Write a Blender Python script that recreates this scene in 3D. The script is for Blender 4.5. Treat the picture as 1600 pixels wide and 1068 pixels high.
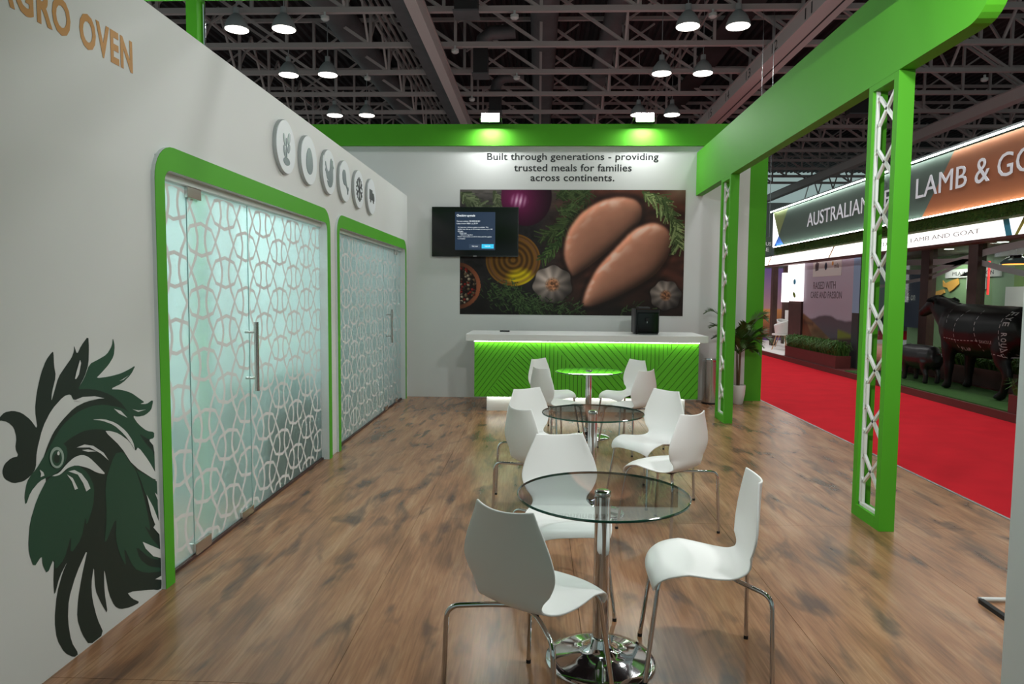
import bpy, bmesh, math, random
import numpy as np
from mathutils import Vector, Matrix
from mathutils.geometry import tessellate_polygon
from mathutils.bvhtree import BVHTree

for o in list(bpy.data.objects): bpy.data.objects.remove(o, do_unlink=True)
S = bpy.context.scene
COL = S.collection
random.seed(7)
RNG = np.random.default_rng(3)
PI = math.pi

# ------------------------------------------------------------------ camera
YAW, PITCH, ROLL, FPX, EYE = 0.0372, 0.0698, 0.0079, 1084.97, 1.6
fw = Vector((-math.sin(YAW)*math.cos(PITCH), math.cos(YAW)*math.cos(PITCH), -math.sin(PITCH)))
rt = Vector((math.cos(YAW), math.sin(YAW), 0)); dn = fw.cross(rt)
r2 = math.cos(ROLL)*rt - math.sin(ROLL)*dn
d2 = math.sin(ROLL)*rt + math.cos(ROLL)*dn
cd = bpy.data.cameras.new('camera'); cd.sensor_fit = 'HORIZONTAL'; cd.sensor_width = 36
cd.lens = FPX*36/1600; cd.clip_end = 300; cd.clip_start = .05
cam = bpy.data.objects.new('camera', cd); COL.objects.link(cam)
M = Matrix.Identity(4)
for i in range(3):
    M[i][0] = r2[i]; M[i][1] = -d2[i]; M[i][2] = -fw[i]
M[2][3] = EYE
cam.matrix_world = M
S.camera = cam

# ------------------------------------------------------------------ world, exposure
W = bpy.data.worlds.new('hall_ambient'); S.world = W; W.use_nodes = True
W.node_tree.nodes['Background'].inputs[0].default_value = (0.74, 1.0, 0.96, 1)
W.node_tree.nodes['Background'].inputs[1].default_value = 0.36
S.view_settings.view_transform = 'Standard'; S.view_settings.look = 'None'
S.view_settings.exposure = 0.0; S.view_settings.gamma = 1.0
S.view_settings.use_curve_mapping = False

LAMP_POWER = 96.0
LAMP_COL = (0.98, 1.0, 0.985)
def area(name, loc, size, power, col=(1,1,1), direction=(0,0,-1), size_y=None, shape=None):
    l = bpy.data.lights.new(name, 'AREA'); l.energy = power; l.color = col; l.size = size
    if size_y: l.shape = 'RECTANGLE'; l.size_y = size_y
    if shape: l.shape = shape
    o = bpy.data.objects.new(name, l); COL.objects.link(o); o.location = loc
    o.rotation_euler = Vector(direction).to_track_quat('-Z', 'Y').to_euler()
    return o
# rows of the hall's high-bay lamps that hang above and behind the view
for ly in (7.4, 11.6, 15.8):
    for lx in (-7.9, 4.7, 17.4):
        area('hall_lamp_light', (lx, ly, 9.0), 1.3, LAMP_POWER*2, LAMP_COL, shape='DISK')

# ------------------------------------------------------------------ materials
def lin(c):
    c = [v/255 for v in c[:3]]
    return tuple((v/12.92 if v <= .04045 else ((v+.055)/1.055)**2.4) for v in c)
MATS = {}
def mat(name, col, rough=.5, metal=0, emit=None, es=0, coat=0, spec=.5, noise=0, nscale=8, bump=0, bscale=60, trans=0, ior=1.45, alpha=1):
    m = bpy.data.materials.new(name); m.use_nodes = True; nt = m.node_tree
    b = nt.nodes['Principled BSDF']; c = lin(col)
    b.inputs['Base Color'].default_value = (*c, 1); b.inputs['Roughness'].default_value = rough
    b.inputs['Metallic'].default_value = metal; b.inputs['Coat Weight'].default_value = coat
    b.inputs['Specular IOR Level'].default_value = spec
    b.inputs['Transmission Weight'].default_value = trans; b.inputs['IOR'].default_value = ior
    if emit: b.inputs['Emission Color'].default_value = (*lin(emit), 1); b.inputs['Emission Strength'].default_value = es
    if noise or bump:
        tc = nt.nodes.new('ShaderNodeTexCoord')
        n = nt.nodes.new('ShaderNodeTexNoise'); n.inputs['Scale'].default_value = nscale; n.inputs['Detail'].default_value = 4
        nt.links.new(tc.outputs['Object'], n.inputs['Vector'])
        if noise:
            r = nt.nodes.new('ShaderNodeValToRGB')
            r.color_ramp.elements[0].position = .3; r.color_ramp.elements[1].position = .7
            r.color_ramp.elements[0].color = (*[v*(1-noise) for v in c], 1)
            r.color_ramp.elements[1].color = (*[min(1, v*(1+noise)) for v in c], 1)
            nt.links.new(n.outputs['Fac'], r.inputs['Fac']); nt.links.new(r.outputs['Color'], b.inputs['Base Color'])
        if bump:
            n2 = nt.nodes.new('ShaderNodeTexNoise'); n2.inputs['Scale'].default_value = bscale
            nt.links.new(tc.outputs['Object'], n2.inputs['Vector'])
            bp = nt.nodes.new('ShaderNodeBump'); bp.inputs['Strength'].default_value = bump; bp.inputs['Distance'].default_value = .01
            nt.links.new(n2.outputs['Fac'], bp.inputs['Height']); nt.links.new(bp.outputs['Normal'], b.inputs['Normal'])
    MATS[name] = m
    return m
mat('white_paint', (214, 216, 214), .55, noise=.015, nscale=1.5)
mat('white_gloss', (232, 233, 231), .25)
mat('white_plastic', (243, 243, 241), .38)
mat('white_edge', (208, 216, 214), .5)
mat('green_paint', (80, 166, 36), .6, spec=.3, noise=.02, nscale=2)
mat('green_slat', (90, 182, 30), .4)
mat('groove', (38, 92, 10), .6)
mat('chrome', (214, 214, 216), .07, 1)
mat('steel', (196, 192, 188), .22, 1)
mat('aluminium', (176, 178, 180), .35, 1)
mat('black_plastic', (16, 17, 17), .25)
mat('black_rubber', (22, 22, 22), .7)
mat('black_gloss', (12, 14, 13), .08)
mat('rooster_dark', (24, 42, 36), .5)
mat('rooster_green', (33, 74, 56), .5)
mat('rooster_grey', (150, 168, 158), .5)
mat('print_white', (214, 216, 214), .55)
mat('ochre', (190, 132, 48), .45)
mat('ink', (26, 28, 30), .5)
mat('disc_face', (226, 232, 236), .5)
mat('disc_side', (170, 176, 176), .3, .3)
mat('icon_grey', (118, 132, 136), .35, .2)
mat('icon_dark', (72, 78, 80), .4, .1)
mat('vinyl', (222, 221, 220), .5)
mat('joint_teal', (120, 158, 154), .3)
mat('carpet_red', (184, 26, 38), .95, spec=.1, noise=.08, nscale=3, bump=.2, bscale=300)
mat('hall_concrete', (120, 116, 114), .8, noise=.05, nscale=1)
mat('roof_dark', (66, 60, 62), .9, noise=.3, nscale=.6)
mat('truss_grey', (198, 186, 185), .6)
mat('duct_grey', (118, 116, 119), .5, .3, noise=.1, nscale=2)
mat('crane_white', (226, 214, 212), .6)
mat('lamp_shell', (176, 180, 182), .5)
mat('lamp_glow', (255, 250, 240), .5, emit=(255, 248, 236), es=6)
mat('flood_glow', (255, 255, 255), .5, emit=(255, 255, 255), es=45)
mat('led_white', (255, 255, 255), .5, emit=(245, 255, 240), es=5)
mat('led_sign', (255, 255, 255), .5, emit=(236, 255, 244), es=26)
mat('pale_blue', (150, 180, 212), .5)
mat('led_counter', (255, 255, 255), .5, emit=(245, 255, 240), es=16)
mat('led_strip', (255, 255, 255), .5, emit=(250, 255, 245), es=7)
mat('wood_dark', (74, 50, 46), .5, noise=.18, nscale=6)
mat('maroon', (92, 42, 40), .5, noise=.08, nscale=5)
mat('moss', (62, 84, 26), .95, noise=.4, nscale=25, bump=1, bscale=70)
mat('turf', (42, 82, 20), .95, noise=.25, nscale=30, bump=.8, bscale=200)
mat('grass_blade', (58, 96, 30), .7, noise=.25, nscale=4)
mat('sign_green', (70, 82, 74), .5)
mat('sign_olive', (118, 124, 76), .5)
mat('sign_orange', (146, 78, 42), .5)
mat('sign_letter', (226, 222, 232), .4)
mat('sign_blue', (70, 120, 214), .5)
mat('sky_blue', (74, 172, 214), .5)
mat('yellow_olive', (196, 190, 92), .5)
mat('lightbox', (250, 250, 250), .5, emit=(255, 250, 248), es=1.5)
mat('grey_print', (172, 170, 172), .5)
mat('text_brown', (86, 70, 76), .5)
mat('cow_black', (12, 12, 13), .42, spec=.32, noise=.3, nscale=6)
mat('pig_pink', (206, 158, 140), .5)
mat('pig_black', (26, 25, 27), .4)
mat('navy', (38, 48, 72), .5)
mat('interior_green', (128, 158, 116), .6)
mat('interior_lime', (112, 144, 44), .6)
mat('interior_grey', (132, 130, 132), .6)
mat('frost_band', (170, 170, 172), .6)
mat('gold', (226, 170, 82), .4)
mat('pale_card', (222, 222, 218), .5)
mat('dark_grey', (58, 56, 58), .6)
mat('red_neon', (255, 60, 60), .5, emit=(255, 50, 50), es=1.6)
mat('warm_glow', (255, 170, 80), .5, emit=(255, 150, 60), es=4)
mat('lounge_floor', (232, 228, 226), .4)
mat('beige_wood', (196, 150, 118), .5)
mat('palm_green', (58, 84, 30), .5, noise=.25, nscale=6)
mat('palm_stem', (92, 74, 48), .8)
mat('pot_white', (222, 218, 216), .4)
mat('soil', (40, 30, 24), .9)
mat('sofa_green', (96, 108, 92), .8)
mat('room_wall', (206, 216, 214), .6)
mat('screen_black', (7, 8, 9), .12)
mat('dialog_blue', (26, 44, 66), .4, emit=(26, 46, 72), es=.55)
mat('button_grey', (50, 66, 90), .4, emit=(50, 66, 90), es=.5)
mat('button_cyan', (40, 170, 210), .4, emit=(50, 180, 220), es=.9)
mat('screen_text', (230, 236, 240), .4, emit=(225, 232, 240), es=.75)
mat('seam', (150, 118, 92), .6)
mat('purple_print', (120, 92, 150), .6)
mat('wire', (150, 140, 138), .5)

def wood_floor():
    m = bpy.data.materials.new('laminate_wood'); m.use_nodes = True; nt = m.node_tree; N = nt.nodes; L = nt.links
    b = N['Principled BSDF']
    g = N.new('ShaderNodeNewGeometry')
    def mapped(sx, sy, off=0):
        mp = N.new('ShaderNodeMapping'); mp.inputs['Scale'].default_value = (sx, sy, 1); mp.inputs['Location'].default_value = (off, off*1.7, 0)
        L.new(g.outputs['Position'], mp.inputs['Vector']); return mp
    def noise(mp, sc, det, dist=0):
        n = N.new('ShaderNodeTexNoise'); n.inputs['Scale'].default_value = sc; n.inputs['Detail'].default_value = det
        n.inputs['Distortion'].default_value = dist; L.new(mp.outputs[0], n.inputs['Vector']); return n
    def ramp(n, stops):
        r = N.new('ShaderNodeValToRGB'); e = r.color_ramp.elements
        while len(e) < len(stops): e.new(.5)
        for i, (p, c) in enumerate(stops): e[i].position = p; e[i].color = (*c, 1)
        L.new(n.outputs['Fac'], r.inputs['Fac']); return r
    def mix(a, bb, fac, mode='MIX'):
        x = N.new('ShaderNodeMix'); x.data_type = 'RGBA'; x.blend_type = mode
        if isinstance(fac, float): x.inputs[0].default_value = fac
        else: L.new(fac, x.inputs[0])
        L.new(a, x.inputs[6]); L.new(bb, x.inputs[7]); return x.outputs[2]
    base = ramp(noise(mapped(5.2, 1.0), 1.3, 5, .4), [(.25, lin((130, 92, 66))), (.5, lin((164, 120, 88))), (.75, lin((186, 146, 112)))])
    grain = ramp(noise(mapped(70, 3.5, 3), 1, 4, .6), [(.3, (.72, .70, .68)), (.7, (1.12, 1.1, 1.08))])
    c = mix(base.outputs[0], grain.outputs[0], 1.0, 'MULTIPLY')
    blot = ramp(noise(mapped(6.6, 1.9, 11), .95, 3.5, .5), [(.53, (0, 0, 0)), (.69, (1, 1, 1))])
    gm = N.new('ShaderNodeMath'); gm.operation = 'MULTIPLY'; gm.inputs[1].default_value = .78
    L.new(blot.outputs[0], gm.inputs[0])
    dk = N.new('ShaderNodeRGB'); dk.outputs[0].default_value = (*lin((64, 54, 50)), 1)
    c = mix(c, dk.outputs[0], gm.outputs[0])
    L.new(c, b.inputs['Base Color'])
    b.inputs['Roughness'].default_value = .27
    bp = N.new('ShaderNodeBump'); bp.inputs['Strength'].default_value = .06; bp.inputs['Distance'].default_value = .002
    gn = noise(mapped(70, 3.5, 3), 1, 4, .6); L.new(gn.outputs['Fac'], bp.inputs['Height']); L.new(bp.outputs[0], b.inputs['Normal'])
    MATS['laminate_wood'] = m
wood_floor()

def glass_clear(name, tint, gloss_rough=.0, ior=1.5, extra=0.0):
    m = bpy.data.materials.new(name); m.use_nodes = True; nt = m.node_tree; N = nt.nodes; L = nt.links
    for n in list(N): N.remove(n)
    out = N.new('ShaderNodeOutputMaterial'); t = N.new('ShaderNodeBsdfTransparent'); g = N.new('ShaderNodeBsdfGlossy')
    t.inputs[0].default_value = (*tint, 1); g.inputs['Roughness'].default_value = gloss_rough
    lw = N.new('ShaderNodeLayerWeight'); lw.inputs[0].default_value = .5
    pw_ = N.new('ShaderNodeMath'); pw_.operation = 'POWER'; pw_.inputs[1].default_value = 5; L.new(lw.outputs['Facing'], pw_.inputs[0])
    f = N.new('ShaderNodeMath'); f.operation = 'MULTIPLY_ADD'; f.inputs[1].default_value = .9; f.inputs[2].default_value = .04; L.new(pw_.outputs[0], f.inputs[0])
    mx = N.new('ShaderNodeMixShader'); L.new(f.outputs[0], mx.inputs[0]); L.new(t.outputs[0], mx.inputs[1]); L.new(g.outputs[0], mx.inputs[2])
    L.new(mx.outputs[0], out.inputs[0]); MATS[name] = m
glass_clear('table_glass', (.86, .90, .89))
glass_clear('pane_glass', (.80, .85, .83))
mat('glass_edge', (20, 66, 52), .08, coat=.5)

def frosted():
    m = bpy.data.materials.new('frosted_glass'); m.use_nodes = True; nt = m.node_tree; N = nt.nodes; L = nt.links
    for n in list(N): N.remove(n)
    out = N.new('ShaderNodeOutputMaterial')
    rf = N.new('ShaderNodeBsdfRefraction'); rf.inputs['Color'].default_value = (.93, .985, .985, 1); rf.inputs['Roughness'].default_value = .40; rf.inputs['IOR'].default_value = 1.12
    df = N.new('ShaderNodeBsdfDiffuse'); df.inputs[0].default_value = (*lin((204, 226, 226)), 1)
    tl = N.new('ShaderNodeBsdfTranslucent'); tl.inputs[0].default_value = (*lin((200, 230, 228)), 1)
    gl = N.new('ShaderNodeBsdfGlossy'); gl.inputs['Roughness'].default_value = .12
    a = N.new('ShaderNodeMixShader'); a.inputs[0].default_value = .55; L.new(df.outputs[0], a.inputs[1]); L.new(tl.outputs[0], a.inputs[2])
    b = N.new('ShaderNodeMixShader'); b.inputs[0].default_value = .62; L.new(a.outputs[0], b.inputs[1]); L.new(rf.outputs[0], b.inputs[2])
    c = N.new('ShaderNodeMixShader'); c.inputs[0].default_value = .05; L.new(b.outputs[0], c.inputs[1]); L.new(gl.outputs[0], c.inputs[2])
    L.new(c.outputs[0], out.inputs[0]); MATS['frosted_glass'] = m
frosted()

def print_mat(name, rough=.35):
    m = bpy.data.materials.new(name); m.use_nodes = True; nt = m.node_tree
    a = nt.nodes.new('ShaderNodeVertexColor'); a.layer_name = 'print'
    nt.links.new(a.outputs[0], nt.nodes['Principled BSDF'].inputs['Base Color'])
    nt.nodes['Principled BSDF'].inputs['Roughness'].default_value = rough
    MATS[name] = m
print_mat('printed_photo', .6)
MATS['printed_photo'].node_tree.nodes['Principled BSDF'].inputs['Specular IOR Level'].default_value = .2

# ------------------------------------------------------------------ mesh helpers (all coordinates are world metres)
class MB:
    def __init__(s): s.v = []; s.f = []
    def add(s, vs, fs):
        k = len(s.v); s.v += [tuple(v) for v in vs]; s.f += [tuple(i+k for i in f) for f in fs]; return s
    def box(s, x0, x1, y0, y1, z0, z1):
        return s.add([(x, y, z) for x in (x0, x1) for y in (y0, y1) for z in (z0, z1)],
                     [(0,1,3,2), (4,6,7,5), (0,4,5,1), (2,3,7,6), (0,2,6,4), (1,5,7,3)])
    def bar(s, a, b, w, h=None, up=(0,0,1)):
        a = Vector(a); b = Vector(b); h = h or w; d = (b-a).normalized(); u = Vector(up)
        if abs(d.dot(u)) > .98: u = Vector((1, 0, 0))
        r = d.cross(u).normalized()*w/2; t = r.cross(d).normalized()*h/2
        return s.add([p+i*r+j*t for p in (a, b) for i in (-1, 1) for j in (-1, 1)],
                     [(0,1,3,2), (4,6,7,5), (0,4,5,1), (2,3,7,6), (0,2,6,4), (1,5,7,3)])
    def tube(s, path, r, n=10, cap=True):
        P = [Vector(p) for p in path]; R = r if isinstance(r, (list, tuple)) else [r]*len(P); rings = []
        u = None
        for i, p in enumerate(P):
            d = (P[min(i+1, len(P)-1)]-P[max(i-1, 0)]).normalized()
            if u is None: u = d.orthogonal().normalized()
            u = (u-d*u.dot(d)).normalized(); w = d.cross(u)
            rings.append([p+R[i]*(math.cos(2*PI*k/n)*u+math.sin(2*PI*k/n)*w) for k in range(n)])
        vs = [v for q in rings for v in q]; fs = []
        for i in range(len(P)-1):
            for k in range(n): fs.append((i*n+k, i*n+(k+1) % n, (i+1)*n+(k+1) % n, (i+1)*n+k))
        if cap: fs += [tuple(range(n-1, -1, -1)), tuple((len(P)-1)*n+k for k in range(n))]
        return s.add(vs, fs)
    def lathe(s, c, prof, n=24, axis='z'):
        vs = []; fs = []
        for (r, z) in prof:
            for k in range(n):
                a = 2*PI*k/n; x, y = r*math.cos(a), r*math.sin(a)
                vs.append((c[0]+x, c[1]+y, c[2]+z) if axis == 'z' else ((c[0]+z, c[1]+x, c[2]+y) if axis == 'x' else (c[0]+x, c[1]+z, c[2]+y)))
        m = len(prof)
        for i in range(m-1):
            for k in range(n): fs.append((i*n+k, i*n+(k+1) % n, (i+1)*n+(k+1) % n, (i+1)*n+k))
        fs += [tuple(range(n-1, -1, -1)), tuple((m-1)*n+k for k in range(n))]
        return s.add(vs, fs)
    def prism(s, pts, f0, f1):
        # pts: 2-D outline; f0/f1 map a 2-D point to 3-D front and back
        pts = list(pts); n = len(pts)
        tri = tessellate_polygon([[Vector((p[0], p[1], 0)) for p in pts]])
        fs = [tuple(t) for t in tri] + [tuple(i+n for i in t[::-1]) for t in tri]
        fs += [(i, (i+1) % n, (i+1) % n+n, i+n) for i in range(n)]
        return s.add([f0(p) for p in pts]+[f1(p) for p in pts], fs)
    def flat(s, pts, f):
        pts = list(pts); tri = tessellate_polygon([[Vector((p[0], p[1], 0)) for p in pts]])
        return s.add([f(p) for p in pts], [tuple(t) for t in tri])

ORG = {}
def setp(o, label=None, cat=None, group=None, kind=None):
    if label: o['label'] = label
    if cat: o['category'] = cat
    if group: o['group'] = group
    if kind: o['kind'] = kind
    return o
def thing(name, loc, label=None, cat=None, group=None, kind=None):
    o = bpy.data.objects.new(name, None); COL.objects.link(o); o.location = loc; o.empty_display_size = .1
    ORG[o] = Vector(loc); return setp(o, label, cat, group, kind)
def obj(name, mb, m, parent=None, smooth=False, label=None, cat=None, group=None, kind=None, bevel=0, auto=40):
    v = mb.v
    if parent is not None: org = ORG[parent]
    else:
        a = np.array(v); lo = a.min(0); hi = a.max(0); org = Vector(((lo[0]+hi[0])/2, (lo[1]+hi[1])/2, lo[2]))
    me = bpy.data.meshes.new(name)
    me.from_pydata([(p[0]-org[0], p[1]-org[1], p[2]-org[2]) for p in v], [], mb.f)
    bm = bmesh.new(); bm.from_mesh(me); bmesh.ops.recalc_face_normals(bm, faces=bm.faces); bm.to_mesh(me); bm.free()
    me.materials.append(MATS[m] if isinstance(m, str) else m)
    if smooth:
        me.polygons.foreach_set('use_smooth', [True]*len(me.polygons))
        try: me.set_sharp_from_angle(angle=math.radians(auto))
        except Exception: pass
    o = bpy.data.objects.new(name, me); COL.objects.link(o)
    if parent is not None: o.parent = parent
    else: o.location = org
    ORG[o] = Vector(org)
    if bevel:
        b = o.modifiers.new('bevel', 'BEVEL'); b.width = bevel; b.segments = 2; b.limit_method = 'ANGLE'
    return setp(o, label, cat, group, kind)
def copy_tree(o, parent=None):
    c = o.copy(); COL.objects.link(c); c.parent = parent; ORG[c] = ORG.get(o, Vector((0, 0, 0)))
    for ch in list(o.children): copy_tree(ch, c)
    return c
def share(name, src, parent, loc=(0,0,0), rot=(0,0,0), scale=(1,1,1)):
    c = bpy.data.objects.new(name, src.data); COL.objects.link(c); c.parent = parent; c.location = loc; c.rotation_euler = rot; c.scale = scale
    return c
def chaikin(pts, it=2, closed=True):
    for _ in range(it):
        q = []; n = len(pts)
        for i in range(n if closed else n-1):
            a = pts[i]; b = pts[(i+1) % n]
            q.append((a[0]*.8+b[0]*.2, a[1]*.8+b[1]*.2)); q.append((a[0]*.2+b[0]*.8, a[1]*.2+b[1]*.8))
        pts = q
    return pts
def text_geo(body, offset=0.0, spacing=1.0, depth=0.0):
    cu = bpy.data.curves.new('txt', 'FONT'); cu.body = body; cu.offset = offset; cu.extrude = depth; cu.space_character = spacing; cu.resolution_u = 3
    o = bpy.data.objects.new('txt', cu); COL.objects.link(o)
    dg = bpy.context.evaluated_depsgraph_get(); dg.update()
    me = bpy.data.meshes.new_from_object(o.evaluated_get(dg))
    v = np.array([x.co[:] for x in me.vertices]); f = [tuple(p.vertices) for p in me.polygons]
    bpy.data.objects.remove(o); bpy.data.meshes.remove(me); bpy.data.curves.remove(cu)
    return v, f
def put_text(name, body, f, x0, x1, z0, z1, m, parent, offset=0.0, spacing=1.0, depth=.0, thick=.003, keep=None, label=None):
    """letters fitted into the rectangle x0..x1, z0..z1 of the plane map f(a, b, out)"""
    v, fc = text_geo(body, offset, spacing, .01)
    lo = v.min(0); hi = v.max(0)
    a = x0+(v[:, 0]-lo[0])/(hi[0]-lo[0])*(x1-x0); b = z0+(v[:, 1]-lo[1])/(hi[1]-lo[1])*(z1-z0)
    c = np.where(v[:, 2] > 0, thick, 0.0)
    mb = MB(); mb.add([f(p, q, r) for p, q, r in zip(a, b, c)], fc)
    return obj(name, mb, m, parent, label=label)
def paint_grid(name, nu, nv, f, fn, m, parent=None, **kw):
    """flat printed picture: nu x nv cells, colours (sRGB 0..255) from fn(U, V) with U, V in 0..1 from the top left"""
    U, V = np.meshgrid(np.linspace(0, 1, nu+1), np.linspace(0, 1, nv+1))
    colr = np.clip(fn(U, V), 0, 255)/255
    colr = np.where(colr <= .04045, colr/12.92, ((colr+.055)/1.055)**2.4)
    mb = MB(); mb.v = [f(u, v) for u, v in zip(U.ravel(), V.ravel())]
    w = nu+1
    mb.f = [(j*w+i, j*w+i+1, (j+1)*w+i+1, (j+1)*w+i) for j in range(nv) for i in range(nu)]
    org = ORG[parent] if parent is not None else Vector((0, 0, 0))
    me = bpy.data.meshes.new(name); me.from_pydata([(p[0]-org[0], p[1]-org[1], p[2]-org[2]) for p in mb.v], [], mb.f)
    at = me.color_attributes.new('print', 'FLOAT_COLOR', 'POINT')
    at.data.foreach_set('color', np.concatenate([colr.reshape(-1, 3), np.ones((colr.shape[0]*colr.shape[1], 1))], 1).ravel())
    me.materials.append(MATS[m]); o = bpy.data.objects.new(name, me); COL.objects.link(o)
    if parent is not None: o.parent = parent
    ORG[o] = org
    return setp(o, **kw)

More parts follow.
